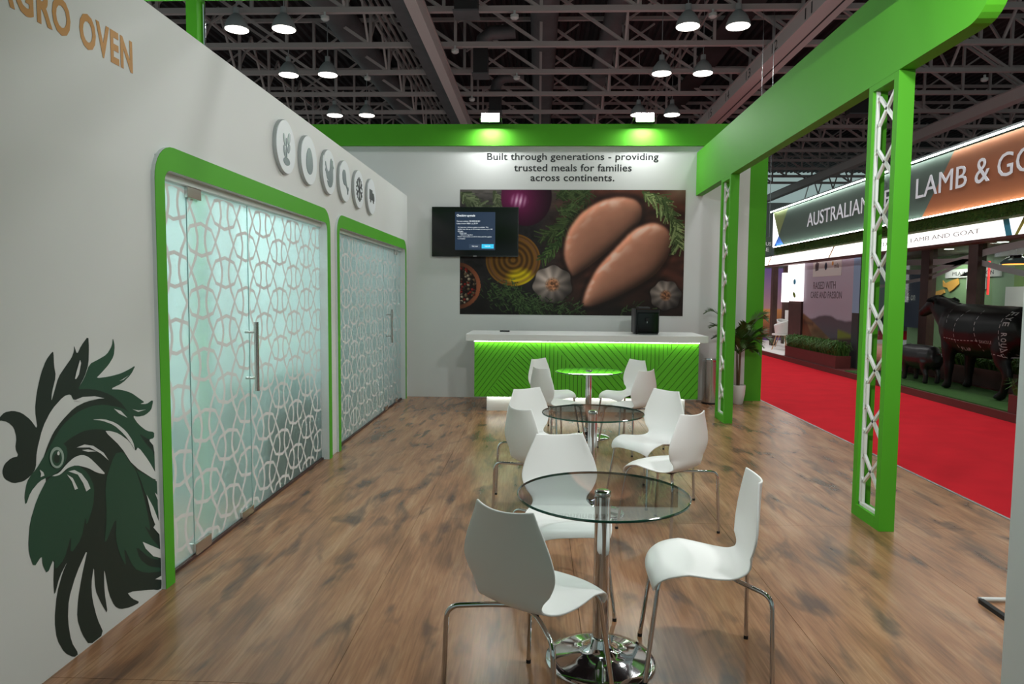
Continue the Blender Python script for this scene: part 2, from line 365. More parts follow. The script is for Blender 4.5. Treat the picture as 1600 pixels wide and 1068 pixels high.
ROOSTER=[
('d',[(2.437,1.083),(2.455,1.115),(2.488,1.122),(2.515,1.139),(2.558,1.138),(2.602,1.122),(2.647,1.087),(2.684,1.039),(2.673,1.120),(2.686,1.188),(2.714,1.262),(2.747,1.315),(2.786,1.346),(2.792,1.340),(2.792,1.289),(2.801,1.241),(2.773,1.176),(2.768,1.141),(2.782,1.167),(2.815,1.236),(2.860,1.275),(2.901,1.308),(2.919,1.337),(2.920,1.363),(2.938,1.320),(2.966,1.356),(3.018,1.397),(3.020,1.344),(3.013,1.271),(2.982,1.216),(2.933,1.168),(2.902,1.127),(2.887,1.154),(2.842,1.151),(2.766,1.105),(2.712,1.043),(2.673,0.952),(2.666,0.886),(2.634,0.863),(2.596,0.852),(2.543,0.859),(2.501,0.888),(2.491,0.917),(2.504,0.944),(2.539,0.959),(2.577,0.957),(2.561,0.991),(2.570,1.030),(2.559,1.072),(2.530,1.099),(2.488,1.114)]),
('d',[(2.602,0.753),(2.598,0.796),(2.615,0.847),(2.639,0.868),(2.669,0.885),(2.707,0.915),(2.733,0.959),(2.771,1.009),(2.826,1.050),(2.906,1.092),(2.988,1.106),(3.098,1.104),(3.022,1.123),(2.903,1.123),(2.895,1.150),(2.930,1.167),(2.979,1.209),(3.018,1.270),(3.080,1.284),(3.146,1.302),(3.187,1.339),(3.196,1.378),(3.209,1.338),(3.198,1.289),(3.156,1.252),(3.096,1.218),(3.061,1.201),(3.153,1.197),(3.248,1.201),(3.320,1.214),(3.374,1.228),(3.333,1.187),(3.260,1.153),(3.160,1.137),(3.244,1.124),(3.329,1.097),(3.402,1.055),(3.444,1.031),(3.400,1.029),(3.462,1.019),(3.511,1.032),(3.522,1.023),(3.501,0.981),(3.444,0.964),(3.382,0.967),(3.335,0.981),(3.380,0.931),(3.455,0.880),(3.523,0.862),(3.521,0.830),(3.469,0.832),(3.520,0.785),(3.521,0.636),(3.539,0.435),(3.541,0.444),(3.546,0.286),(3.557,0.114),(3.557,0.008),(3.519,0.012),(3.469,0.038),(3.243,0.123),(3.281,0.074),(3.354,0.021),(3.263,0.036),(3.185,0.063),(3.141,0.099),(3.101,0.178),(3.078,0.294),(3.072,0.301),(3.070,0.201),(3.090,0.081),(3.042,0.159),(3.004,0.239),(3.001,0.357),(2.979,0.277),(2.982,0.204),(3.011,0.101),(3.057,0.005),(2.951,0.005),(2.903,0.083),(2.875,0.166),(2.886,0.247),(2.916,0.338),(2.967,0.454),(2.879,0.362),(2.827,0.274),(2.817,0.185),(2.833,0.083),(2.878,0.004),(2.847,0.005),(2.789,0.056),(2.746,0.137),(2.736,0.224),(2.756,0.331),(2.796,0.405),(2.830,0.443),(2.777,0.396),(2.742,0.325),(2.738,0.380),(2.749,0.490),(2.705,0.435),(2.680,0.485),(2.679,0.525),(2.632,0.492),(2.609,0.560),(2.609,0.607),(2.621,0.680),(2.663,0.760),(2.732,0.834),(2.661,0.831),(2.628,0.809)]),
('g',[(2.930,1.167),(2.979,1.209),(3.018,1.270),(3.080,1.284),(3.146,1.302),(3.187,1.339),(3.196,1.378),(3.209,1.338),(3.198,1.289),(3.156,1.252),(3.096,1.218),(3.061,1.201),(3.153,1.197),(3.248,1.201),(3.320,1.214),(3.374,1.228),(3.333,1.187),(3.260,1.153),(3.160,1.137),(3.244,1.124),(3.329,1.097),(3.402,1.055),(3.444,1.031),(3.400,1.029),(3.462,1.019),(3.511,1.032),(3.522,1.023),(3.501,0.981),(3.444,0.964),(3.382,0.967),(3.335,0.981),(3.288,1.017),(3.241,1.063),(3.162,1.112),(3.073,1.145),(2.988,1.163)]),
('g',[(2.710,0.918),(2.759,0.968),(2.825,1.028),(2.916,1.068),(3.023,1.081),(3.110,1.073),(3.243,1.037),(3.312,1.000),(3.335,0.981),(3.380,0.930),(3.456,0.880),(3.523,0.862),(3.521,0.830),(3.469,0.832),(3.381,0.886),(3.440,0.820),(3.519,0.752),(3.520,0.650),(3.443,0.733),(3.347,0.823),(3.284,0.880),(3.209,0.921),(3.104,0.957),(3.029,0.973),(2.957,0.979),(2.876,0.965),(2.821,0.947),(2.788,0.940)]),
('g',[(2.669,0.885),(2.707,0.919),(2.742,0.950),(2.790,0.969),(2.847,0.941),(2.854,0.895),(2.826,0.856),(2.783,0.838),(2.751,0.833),(2.731,0.835),(2.681,0.829),(2.631,0.800),(2.602,0.753),(2.598,0.796),(2.615,0.847),(2.639,0.868)]),
('g',[(2.732,0.834),(2.830,0.826),(2.868,0.846),(2.918,0.837),(2.980,0.787),(3.023,0.714),(3.012,0.629),(2.960,0.549),(2.954,0.599),(2.925,0.509),(2.847,0.461),(2.858,0.550),(2.810,0.458),(2.750,0.432),(2.749,0.490),(2.705,0.435),(2.680,0.485),(2.679,0.525),(2.632,0.492),(2.609,0.560),(2.609,0.607),(2.621,0.680),(2.663,0.760)]),
('g',[(3.179,0.827),(3.248,0.821),(3.292,0.763),(3.347,0.706),(3.392,0.600),(3.430,0.489),(3.467,0.345),(3.403,0.408),(3.465,0.315),(3.544,0.235),(3.540,0.168),(3.442,0.217),(3.327,0.325),(3.357,0.245),(3.440,0.172),(3.551,0.121),(3.550,0.101),(3.403,0.153),(3.305,0.216),(3.227,0.362),(3.245,0.245),(3.192,0.338),(3.166,0.422),(3.179,0.526),(3.077,0.409),(3.105,0.536),(3.100,0.710)]),
('g',[(3.350,0.705),(3.534,0.596),(3.539,0.393),(3.491,0.470),(3.424,0.561),(3.393,0.630)]),
('w',[(3.107,0.950),(3.230,0.849),(3.325,0.732),(3.539,0.594),(3.533,0.633),(3.463,0.724),(3.374,0.817),(3.348,0.798),(3.302,0.859),(3.219,0.915),(3.153,0.941)]),
('w',[(2.903,1.123),(2.963,1.130),(3.047,1.121),(3.117,1.101),(3.034,1.109),(2.950,1.111)]),
('w',[(3.017,1.019),(3.104,1.007),(3.195,0.972),(3.276,0.916),(3.331,0.853),(3.348,0.798),(3.323,0.837),(3.261,0.902),(3.181,0.964),(3.091,1.002)]),
('w',[(3.185,1.041),(3.239,1.021),(3.291,0.978),(3.224,1.011)]),
('w',[(3.332,1.014),(3.384,0.999),(3.453,0.992),(3.383,0.992)]),
('w',[(3.235,1.166),(3.275,1.176),(3.311,1.185),(3.268,1.169)]),
('w',[(2.911,0.916),(2.963,0.918),(3.023,0.899),(3.096,0.850),(3.132,0.805),(3.076,0.851),(2.998,0.897)]),
('w',[(2.945,0.897),(2.986,0.891),(3.046,0.868),(2.985,0.880)]),
('w',[(2.751,0.833),(2.798,0.834),(2.843,0.860),(2.894,0.878),(2.946,0.877),(2.992,0.854),(3.057,0.795),(3.108,0.745),(3.043,0.770),(2.984,0.807),(2.903,0.841),(2.847,0.842),(2.803,0.825),(2.772,0.826)]),
('w',[(2.852,0.826),(2.891,0.822),(2.936,0.794),(2.975,0.748),(2.993,0.712),(2.964,0.706),(2.945,0.749),(2.912,0.796)]),
('w',[(2.843,0.815),(2.878,0.790),(2.909,0.735),(2.889,0.735),(2.872,0.777)]),
('w',[(2.683,0.877),(2.702,0.862),(2.709,0.846),(2.686,0.845),(2.690,0.858)]),
('w',[(2.915,1.216),(2.925,1.242),(2.953,1.296),(2.959,1.280),(2.942,1.232),(2.924,1.215)]),
('w',[(3.386,0.323),(3.463,0.275),(3.549,0.222),(3.547,0.176),(3.478,0.213),(3.410,0.279)]),
('w',[(3.433,0.554),(3.491,0.470),(3.550,0.358),(3.547,0.301),(3.486,0.364),(3.504,0.373),(3.471,0.436)]),
('w',[(3.508,0.544),(3.539,0.517),(3.543,0.480)]),
('w',[(3.490,0.084),(3.555,0.078),(3.554,0.054)]),
('e',[(2.827,0.892),(2.824,0.878),(2.817,0.867),(2.807,0.860),(2.795,0.856),(2.782,0.857),(2.769,0.863),(2.757,0.872),(2.749,0.884),(2.744,0.898),(2.742,0.912),(2.745,0.926),(2.752,0.937),(2.761,0.944),(2.773,0.948),(2.787,0.947),(2.800,0.942),(2.811,0.933),(2.820,0.921),(2.826,0.907)]),
('g',[(2.814,0.893),(2.812,0.883),(2.807,0.874),(2.800,0.869),(2.792,0.866),(2.782,0.867),(2.773,0.871),(2.765,0.877),(2.759,0.886),(2.755,0.897),(2.754,0.907),(2.756,0.917),(2.761,0.925),(2.768,0.931),(2.777,0.934),(2.786,0.934),(2.795,0.930),(2.803,0.923),(2.810,0.914),(2.813,0.904)]),
('d',[(2.801,0.894),(2.799,0.888),(2.797,0.883),(2.792,0.879),(2.787,0.878),(2.782,0.878),(2.776,0.880),(2.772,0.884),(2.768,0.890),(2.766,0.896),(2.765,0.902),(2.767,0.908),(2.769,0.914),(2.773,0.917),(2.778,0.919),(2.784,0.919),(2.789,0.916),(2.794,0.912),(2.798,0.907),(2.800,0.901)]),
('w',[(2.801,0.916),(2.799,0.911),(2.795,0.909),(2.791,0.910),(2.787,0.914),(2.786,0.920),(2.788,0.924),(2.792,0.927),(2.796,0.926),(2.800,0.922)]),
]

# ================================================================== SETTING: floor
XS = [-4.03, -2.9675, -1.905, -.8425, .22, 1.2825, 2.345, 3.405]
YS = [-1.54, .58, 2.70, 4.82, 6.94, 9.06, 11.18]
floor = obj('floor', MB().box(-4.03, 3.405, -1.54, 11.18, -.06, -.012), 'seam', kind='structure', label='brown wood laminate floor of the exhibition stand')
for i in range(len(XS)-1):
    for j in range(len(YS)-1):
        obj('floor_panel', MB().box(XS[i]+.0012, XS[i+1]-.0012, YS[j]+.0012, YS[j+1]-.0012, -.012, 0), 'laminate_wood', floor)
obj('edge_strip', MB().box(3.405, 3.43, -1.54, 11.18, -.02, .004), 'aluminium', floor)
carpet = obj('floor_carpet', MB().box(3.43, 9.0, -14, 26, -.03, -.008).box(3.43, 30.0, 26, 33, -.03, -.008), 'carpet_red', kind='structure', label='red carpet covering the hall aisle')
obj('floor_hall', MB().add([(-30, -14, -.06), (45, -14, -.06), (45, 60, -.06), (-30, 60, -.06)], [(0, 1, 2, 3)]), 'hall_concrete', kind='structure', label='grey concrete floor of the hall')

# ================================================================== SETTING: left wall
XW = -2.004
wl = MB()
wl.box(-2.084, XW, -.6, 3.60, 0, 3.06)
wl.box(-2.084, XW, 3.60, 10.60, 2.31, 3.06)
wl.box(-2.084, XW, 6.54, 6.86, 0, 2.31)
wl.box(-2.084, XW, 10.37, 10.60, 0, 2.31)
wall_left = obj('wall_left', wl, 'white_paint', kind='structure', label='white stand wall with rooster print and two glazed doors')
def on_wall(a, b, c=0): return (XW+.0008+c, a, b)
put_text('lettering', 'AGRO OVEN', on_wall, 2.545, 3.424, 2.66, 2.815, 'ochre', wall_left, offset=.034, spacing=1.12, thick=.001, label='ochre lettering AGRO OVEN')
for i, (k, pts) in enumerate(ROOSTER):
    mb = MB(); p = chaikin(pts, 1) if len(pts) > 8 else pts
    mb.flat(p, lambda q, i=i: (XW+.0006+.00012*i, min(q[0], 3.553), q[1]))
    obj('rooster_print', mb, {'d': 'rooster_dark', 'g': 'rooster_green', 'w': 'print_white', 'e': 'rooster_grey'}[k], wall_left)

# rooms behind the glass
rooms = MB(); rooms.box(-4.1, -4.03, 3.3, 10.7, 0, 3.06).box(-4.03, -2.084, 3.30, 3.38, 0, 3.06).box(-4.03, -2.084, 6.66, 6.74, 0, 3.06).box(-4.03, -2.084, 10.60, 10.68, 0, 3.06)
obj('wall_rooms', rooms, 'room_wall', kind='structure', label='pale partition walls of the meeting rooms behind the frosted glass')

# ------------------------------------------------------------------ rounded green door frames with frosted glazing
def arch(y0, y1, z1, r, n=8):
    p = [(y0, 0)]
    for k in range(n+1):
        a = PI-PI/2*k/n; p.append((y0+r+r*math.cos(a), z1-r+r*math.sin(a)))
    for k in range(n+1):
        a = PI/2-PI/2*k/n; p.append((y1-r+r*math.cos(a), z1-r+r*math.sin(a)))
    return p+[(y1, 0)]
def frame_mb(y0, y1, z1, w, t, x0, x1, r=.19, ri=.07):
    o = arch(y0, y1, z1, r); i = arch(y0+w, y1-w, z1-t, ri); n = len(o); mb = MB()
    vs = []
    for x in (x0, x1):
        vs += [(x, a, b) for a, b in o]+[(x, a, b) for a, b in i]
    fs = []
    for k in range(n-1):
        fs += [(k, k+1, n+k+1, n+k), (2*n+k, 3*n+k, 3*n+k+1, 2*n+k+1), (k, 2*n+k, 2*n+k+1, k+1), (n+k, n+k+1, 3*n+k+1, 3*n+k)]
    fs += [(0, n, 3*n, 2*n), (n-1, 3*n-1, 4*n-1, 2*n-1)]
    return mb.add(vs, fs)
RA, RB, RY0, RZ0 = .319, .380, 5.146, 1.340
def clip_poly(poly, axis, val, keep_gt):
    out = []
    for i in range(len(poly)):
        a, b = poly[i], poly[(i+1) % len(poly)]
        ia = (a[axis] >= val) if keep_gt else (a[axis] <= val); ib = (b[axis] >= val) if keep_gt else (b[axis] <= val)
        if ia: out.append(a)
        if ia != ib:
            t = (val-a[axis])/(b[axis]-a[axis]); out.append((a[0]+t*(b[0]-a[0]), a[1]+t*(b[1]-a[1])))
    return out
def ribbon(path, w, closed=False):
    """mitred quads of a band of width w"""
    n = len(path); L = []; R = []
    for i in range(n):
        a = path[i-1] if (i > 0 or closed) else path[i]; b = path[(i+1) % n] if (i < n-1 or closed) else path[i]
        d = (b[0]-a[0], b[1]-a[1]); l = math.hypot(*d); nx, ny = -d[1]/l*w/2, d[0]/l*w/2
        L.append((path[i][0]+nx, path[i][1]+ny)); R.append((path[i][0]-nx, path[i][1]-ny))
    return [[L[i], L[(i+1) % n], R[(i+1) % n], R[i]] for i in range(n if closed else n-1)]
def door_pattern(y0, y1, z0, z1, x):
    mb = MB(); quads = []
    for i in range(int((y0-RY0)/RA)-2, int((y1-RY0)/RA)+3):
        cy = RY0+i*RA; off = RB/2 if i % 2 else 0
        for j in range(-5, 5):
            cz = RZ0+j*RB+off
            ly_ = .0002*(i % 2)
            quads += [(q, ly_) for q in ribbon([(cy+.19*math.sin(2*PI*k/8), cz+.098*math.cos(2*PI*k/8)) for k in range(8)], .023, True)]
        for s in (-1, 1):
            path = []
            for j in range(-5, 5):
                cz = RZ0+j*RB+off
                path += [(cy+s*.132, cz-.19), (cy+s*.078, cz-.115), (cy+s*.047, cz-.02), (cy+s*.047, cz+.02), (cy+s*.078, cz+.115)]
            quads += [(q, .0004+.0004*(i % 2)+.0002*(s > 0)) for q in ribbon(path, .028)]
    for q, ly_ in quads:
        for ax, v, g in ((0, y0, True), (0, y1, False), (1, z0, True), (1, z1, False)):
            if q: q = clip_poly(q, ax, v, g)
        if len(q) >= 3: mb.add([(x+ly_, a, b) for a, b in q], [tuple(range(len(q)))])
    return mb
GX = -2.062
def patch(parent, y0, y1, z0, z1):
    p = obj('patch_fitting', MB().box(GX-.022, GX+.026, y0, y1, z0, z1), 'steel', parent, bevel=.003)
    return p
def pull(parent, y, z0, z1):
    mb = MB().tube([(GX+.085, y, z0), (GX+.085, y, z1)], .016, 14)
    h = obj('handle', mb, 'steel', parent, smooth=True)
    for z in (z0+.09, z1-.07):
        obj('handle_post', MB().tube([(GX+.004, y, z), (GX+.085, y, z)], .009, 10), 'steel', h if False else parent, smooth=True)
def glazed_door(name, label, y0, y1, w, panes, handle_y, patches):
    d = thing(name, (-2.0, (y0+y1)/2, 0), label, None, None, 'structure')
    obj('frame', frame_mb(y0, y1, 2.37, w, .128, -2.12, -1.9835), 'white_edge', d)
    obj('frame_face', frame_mb(y0, y1, 2.37, w, .128, -1.9835, -1.980), 'green_paint', d, label='bright green rounded frame face')
    obj('head_rail', MB().box(-2.10, -2.03, y0+w, y1-w, 2.205, 2.242), 'white_edge', d)
    obj('floor_channel', MB().box(-2.085, -2.04, y0+w, y1-w, 0, .018), 'wood_dark', d)
    for nm, a, b in panes:
        p = obj(nm, MB().box(GX-.005, GX+.005, a+.0035, b-.0035, .02, 2.20), 'frosted_glass', d)
        obj('glass_edge', MB().box(GX-.006, GX+.006, a+.0015, a+.0035, .02, 2.20), 'joint_teal', p)
        obj('vinyl_pattern', door_pattern(a+.008, b-.008, .03, 2.19, GX+.0058), 'vinyl', p)
    for q in patches: patch(d, *q)
    pull(d, handle_y, .90 if y0 < 5 else .92, 1.385 if y0 < 5 else 1.37)
    return d
glazed_door('door_1', 'near frosted glass door in rounded green frame, beside rooster print', 3.558, 6.586, .092,
            [('side_panel', 3.65, 4.02), ('door_leaf', 4.02, 4.87), ('side_panel', 4.87, 6.494)], 4.80,
            [(4.00, 4.20, .012, .085), (4.66, 4.85, .012, .065), (4.0, 4.165, 2.14, 2.205)])
glazed_door('door_2', 'far frosted glass door in rounded green frame, near the back wall', 6.813, 10.40, .075,
            [('side_panel', 6.888, 9.18), ('door_leaf', 9.18, 10.0), ('side_panel', 10.0, 10.325)], 9.33,
            [(9.18, 9.34, .012, .07), (9.85, 10.0, .012, .07), (9.86, 10.0, 2.14, 2.205)])

# furniture seen as a dark shape through the near door
def sofa(y0, y1, x0, x1):
    t = thing('sofa', ((x0+x1)/2, (y0+y1)/2, 0), 'grey-green sofa showing as a dark blur behind the near frosted glass', 'sofa')
    obj('base', MB().box(x0+.02, x1-.02, y0+.02, y1-.02, .02, .22), 'sofa_green', t, bevel=.02)
    obj('backrest', MB().box(x1-.22, x1, y0, y1, .2, .88), 'sofa_green', t, bevel=.05)
    for a, b in ((y0, y0+.17), (y1-.17, y1)): obj('armrest', MB().box(x0, x1-.22, a, b, .2, .66), 'sofa_green', t, bevel=.04)
    n = 2; w = (y1-y0-.34)/n
    for k in range(n): obj('seat_cushion', MB().box(x0+.03, x1-.22, y0+.17+k*w+.005, y0+.17+(k+1)*w-.005, .22, .44), 'sofa_green', t, bevel=.04)
for ry in (5.0, 8.6):
    area('meeting_room_fill', (-3.1, ry, 2.9), 1.2, 88 if ry < 6 else 22, (.93, 1, .99))  # unseen fill lights added to brighten the frosted glass from behind
sofa(5.12, 6.5, -3.02, -2.2)

# ================================================================== SETTING: back wall
YW = 10.589
wall_back = obj('wall_back', MB().box(-4.2, 3.13, YW, YW+.11, 0, 3.80), 'white_paint', kind='structure', label='white back wall of the stand')
def on_back(a, b, c=0): return (a, YW-.001-c, b)
for body, a, b, c, d in (('Built through generations - providing', -.79, 1.77, 3.565, 3.700),
                         ('trusted meals for families', -.385, 1.375, 3.430, 3.540),
                         ('across continents.', -.135, 1.12, 3.285, 3.385)):
    put_text('lettering', body, on_back, a, b, c, d, 'ink', wall_back, offset=.012, spacing=1.02, thick=.001, label='black lettering')
fascia = obj('trim_1', MB().box(-4.2, 3.3, YW-.05, YW+.12, 3.80, 4.115), 'green_paint', kind='structure', label='green fascia running along the top of the back wall')
obj('trim_2', MB().box(3.13, 3.388, YW+.005, YW+.24, 0, 3.9), 'green_paint', kind='structure', label='green upright panel closing the right end of the back wall')

# ================================================================== green beams and lattice columns
XB = 2.335
bp = [(10.585, 3.075), (10.585, 3.705), (3.80, 3.705), (3.80, 3.28)]
for k in range(9):
    a = PI+PI/2*k/8; bp.append((3.80+.205+.205*math.cos(a), 3.075+.205+.205*math.sin(a)))
obj('overhead_beam', MB().prism(bp, lambda p: (XB, p[0], p[1]), lambda p: (XB+.105, p[0], p[1])), 'green_paint', label='long green overhead beam above the two lattice columns', cat='beam', bevel=.002)
def lattice_column(y0, y1, label):
    t = thing('lattice_column', (XB+.05, (y0+y1)/2, 0), label, 'column', 'green lattice columns')
    x0, x1 = XB, XB+.105; w = .062
    obj('upright', MB().box(x0, x1, y0, y0+w, 0, 3.074), 'green_paint', t, bevel=.0015)
    obj('upright', MB().box(x0, x1, y1-w, y1, 0, 3.074), 'green_paint', t, bevel=.0015)
    obj('bottom_rail', MB().box(x0, x1, y0+w, y1-w, 0, .085), 'green_paint', t)
    obj('top_rail', MB().box(x0, x1, y0+w, y1-w, 3.03, 3.074), 'green_paint', t)
    la = MB(); xm = x0+.034; c = (y0+y1)/2; hw = (y1-y0)/2-w
    la.box(xm-.012, xm+.012, y1-w-.014, y1-w, .085, 3.03); la.box(xm-.012, xm+.012, y0+w, y1-w, .085, .108)
    p = .36; z = .0; h = hw*.74
    while z < 3.03:
        for s in (-1, 1):
            path = [(c, z), (c+s*h, z+.10), (c+s*h, z+.26), (c, z+p)]
            for a, b in zip(path[:-1], path[1:]):
                if min(a[1], b[1]) < .085 or max(a[1], b[1]) > 3.03: continue
                la.bar((xm, a[0], a[1]), (xm, b[0], b[1]), .021, .018, up=(1, 0, 0))
            for zz in (z+.10, z+.26):
                if .09 < zz < 3.03: la.bar((xm, c+s*h, zz), (xm, c+s*hw, zz+(.03 if zz > z+.2 else -.03)), .021, .018, up=(1, 0, 0))
        z += p
    obj('lattice_screen', la, 'white_gloss', t, label='white cut-out lattice')
    return t
lattice_column(4.727, 5.140, 'near green column with white lattice, larger of the two')
lattice_column(8.685, 9.140, 'far green column with white lattice, beside the palm')
# overhead cross beam and its post behind the left wall
ob = thing('cross_beam', (-2.2, 4.7, 0), 'green beam crossing overhead on a post behind the left wall', 'beam')
obj('beam', MB().box(-2.75, 2.33, 4.60, 4.70, 3.53, 3.70), 'green_paint', ob)
obj('post', MB().box(-2.335, -2.262, 4.62, 4.70, 0, 3.53), 'green_paint', ob)
obj('chrome_edge', MB().tube([(-2.250, 4.69, 0), (-2.250, 4.69, 3.52)], .012, 12), 'chrome', ob, smooth=True)

# near white panel at the right edge of the frame and the low stand behind it
obj('wall_right', MB().box(1.572, 1.72, -.6, 2.32, 0, 3.06), 'white_edge', kind='structure', label='pale grey wall end at the right border of the picture', bevel=.004)
obj('shade_canopy', MB().box(-2.084, 2.44, -.6, 2.32, 3.061, 3.40), 'green_paint', label='unseen green canopy added above the camera to shade the near wall', cat='canopy')  # out of view, added to shade the near left wall and floor
fs = thing('floor_stand', (2.45, 3.55, 0), 'low stand foot of a white tube and a black bar behind the grey panel', 'stand')
obj('white_tube', MB().tube([(2.345, 3.645, .014), (2.75, 3.655, .014)], .011, 12), 'white_gloss', fs, smooth=True)
obj('end_cap', MB().lathe((2.332, 3.645, .014), [(.011, 0), (.011, .014)], 12, 'x'), 'aluminium', fs)
obj('black_bar', MB().box(2.325, 2.352, 3.30, 3.632, 0, .022), 'black_rubber', fs)

# ================================================================== hall ceiling
ceiling = thing('ceiling', (0, 30, 11.8), 'dark hall roof of steel trusses', None, None, 'structure')
dk = MB(); xs = np.arange(-32, 46, .35)
vs = []; fs_ = []
for i, x in enumerate(xs):
    for j, (dx, z) in enumerate(((0, 12.0), (.12, 11.85), (.24, 11.85))):
        pass
prof = []
for x in xs: prof += [(x, 12.0), (x+.10, 12.0), (x+.17, 11.86), (x+.28, 11.86)]
n = len(prof)
dk.add([(x, -14, z) for x, z in prof]+[(x, 60, z) for x, z in prof], [(i, i+1, n+i+1, n+i) for i in range(n-1)])
obj('roof_deck', dk, 'roof_dark', ceiling)
TX0, TX1 = -27., 42.; BAY = 2.76
chord = None; br = {}
tys = [20.2-2.78*2+2.78*k for k in range(0, 14)]
for it, ty in enumerate(tys):
    tr = thing('roof_truss', (0, ty, 9.6)); tr.parent = ceiling; tr.location = Vector((0, ty, 9.6))-ORG[ceiling]
    x0, x1 = (-20., 22.) if ty < 26 else (TX0, TX1)
    obj('lower_chord', MB().bar((x0, ty, 9.6), (x1, ty, 9.6), .15, .15), 'truss_grey', tr)
    obj('upper_chord', MB().bar((x0, ty, 11.45), (x1, ty, 11.45), .12, .12), 'truss_grey', tr)
    k0 = int(x0/BAY)
    nb = int((x1-x0)/BAY)
    for k in range(nb):
        xa = (k0+k)*BAY; 
        for kind, pa, pb, w in (('post', (0, 0, 0), (0, 0, 1.85), .09), ('diag', (0, 0, 1.85), (BAY, 0, 0), .09), ('diag2', (0, .5, .9), (BAY/2, .5, 1.85), .06)):
            if kind not in br:
                br[kind] = obj('brace', MB().bar(pa, pb, w, w, up=(0, 1, 0)), 'truss_grey', ceiling); br[kind].parent = tr
                br[kind].data.transform(Matrix.Translation(ORG[ceiling])); br[kind].location = (xa, 0, 0)
            else: share('brace', br[kind], tr, (xa, 0, 0))
# longitudinal ties, crane rails and ducts
for x in (-11.2, -5.6, 2.7, 11.0, 14.5, 22.):
    obj('longitudinal_tie', MB().bar((x, 12, 10.7), (x, 58, 10.7), .09, .09), 'truss_grey', ceiling)
    zz = MB()
    for k in range(16):
        y = 14.7+2.78*k; zz.bar((x, y, 9.6), (x, y+1.39, 11.4), .07, .07).bar((x, y+1.39, 11.4), (x, y+2.78, 9.6), .07, .07)
    obj('tie_webbing', zz, 'truss_grey', ceiling)
for nm, x0, x1 in (('crane_rail', -3.50, -3.18), ('crane_rail', 7.15, 7.85), ('crane_rail', 17.85, 18.25)):
    r = obj(nm, MB().box(x0, x1, 11, 57, 9.0, 9.42), 'crane_white', ceiling)
    obj('rail_flange', MB().box(x0-.03, x1+.03, 11, 57, 9.42, 9.47), 'truss_grey', r)
    if x0 > 7 and x0 < 8:
        obj('rail_groove', MB().box(x0+.42, x0+.46, 11, 57, 8.985, 9.0), 'dark_grey', r)
        for num, y in (('11', 19.44), ('12', 22.12), ('13', 24.81), ('14', 27.45), ('15', 30.1)):
            put_text('number', num, lambda a, b, c, y=y: (7.155-.003-c, y-a, b), -.26, .26, 9.06, 9.36, 'ink', r)
            pass
obj('service_walkway', MB().box(-4.05, -3.6, 11, 57, 9.3, 9.36), 'duct_grey', ceiling)
obj('air_duct', MB().tube([(.11, y, 10.75) for y in np.arange(13, 57, 1.4)], [.46+.012*(k % 2) for k in range(len(np.arange(13, 57, 1.4)))], 24), 'duct_grey', ceiling, smooth=True)
obj('air_duct', MB().tube([(2.45, y, 10.75) for y in np.arange(13, 57, 1.4)], [.36+.012*(k % 2) for k in range(len(np.arange(13, 57, 1.4)))], 20), 'duct_grey', ceiling, smooth=True)
obj('air_duct', MB().tube([(-6.6, 13, 10.6), (-6.6, 56, 10.6)], .5, 20), 'duct_grey', ceiling, smooth=True)
obj('roof_curtain', MB().box(6.0, 6.9, 12, 57, 10.6, 10.66), 'roof_dark', ceiling)
for x, y, w in ((-2.05, 19.6, .62), (-2.1, 25.0, .5), (-1.9, 30, .5), (13.4, 30.5, .8)):
    v = obj('air_diffuser', MB().box(x-w/2, x+w/2, y-.3, y+.3, 9.25, 10.1), 'dark_grey', ceiling)
    obj('grille', MB().box(x-w/2-.04, x+w/2+.04, y-.34, y+.34, 9.2, 9.25), 'duct_grey', v)
    obj('elbow', MB().tube([(x, y, 10.1), (x+.05, y, 10.45), (x+.35, y, 10.7), (x+1.2, y, 10.75)], .24, 14), 'duct_grey', v, smooth=True)
pipe = MB()
for x in (4.5, 4.75, 5.0): pipe.tube([(x, 13, 10.0), (x, 57, 10.0)], .04, 6)
for x in (-4.9, -4.7, -4.5): pipe.tube([(x, 13, 9.9), (x, 57, 9.9)], .05, 6)
obj('service_pipes', pipe, 'wire', ceiling)
# far wall of the hall
obj('wall_far', MB().box(-20, 46, 57, 57.3, 0, 9.0), 'white_paint', kind='structure', label='pale far wall of the exhibition hall')

# high-bay lamps
def highbay():
    t = thing('pendant_lamp', (0, 0, 0), 'high-bay lamp', 'lamp', 'high-bay lamps in the hall roof')
    obj('shade', MB().lathe((0, 0, 0), [(.335, 0), (.33, .06), (.27, .22), (.17, .36), (.09, .43), (.085, .60)], 24), 'lamp_shell', t, smooth=True)
    obj('diffuser', MB().lathe((0, 0, 0), [(.315, -.012), (.315, -.002)], 24), 'lamp_glow', t)
    obj('hanger', MB().tube([(0, 0, .6), (0, 0, 3.02)], .014, 8), 'lamp_shell', t)
    l = bpy.data.lights.new('lamp_light', 'AREA'); l.shape = 'DISK'; l.size = .6; l.energy = LAMP_POWER; l.color = LAMP_COL
    o = bpy.data.objects.new('lamp_light', l); COL.objects.link(o); o.parent = t; o.location = (0, 0, -.03)
    return t
hb = highbay(); first = True
for row, y in (('nearest', 19.9), ('middle', 24.0), ('farthest', 29.4)):
    for side, xx in (('left', (-8.6, -7.25)), ('right', (4.05, 5.42))):
        for nm, x in zip(('left', 'right'), xx):
            t = hb if first else copy_tree(hb); first = False
            t.location = (x, y, 8.98)
            t['label'] = 'glowing high-bay lamp, %s one of the %s pair in the %s row' % (nm, side, row)
def detector(i, x, y, lab):
    t = thing('smoke_detector', (x, y, 9.3), lab, 'detector', 'ceiling detectors')
    obj('body', MB().lathe((x, y, 9.3), [(.07, 0), (.12, .04), (.12, .12)], 14), 'white_gloss', t, smooth=True)
    obj('bracket', MB().box(x-.03, x+.03, y-.03, y+.03, 9.42, 9.54), 'white_gloss', t)
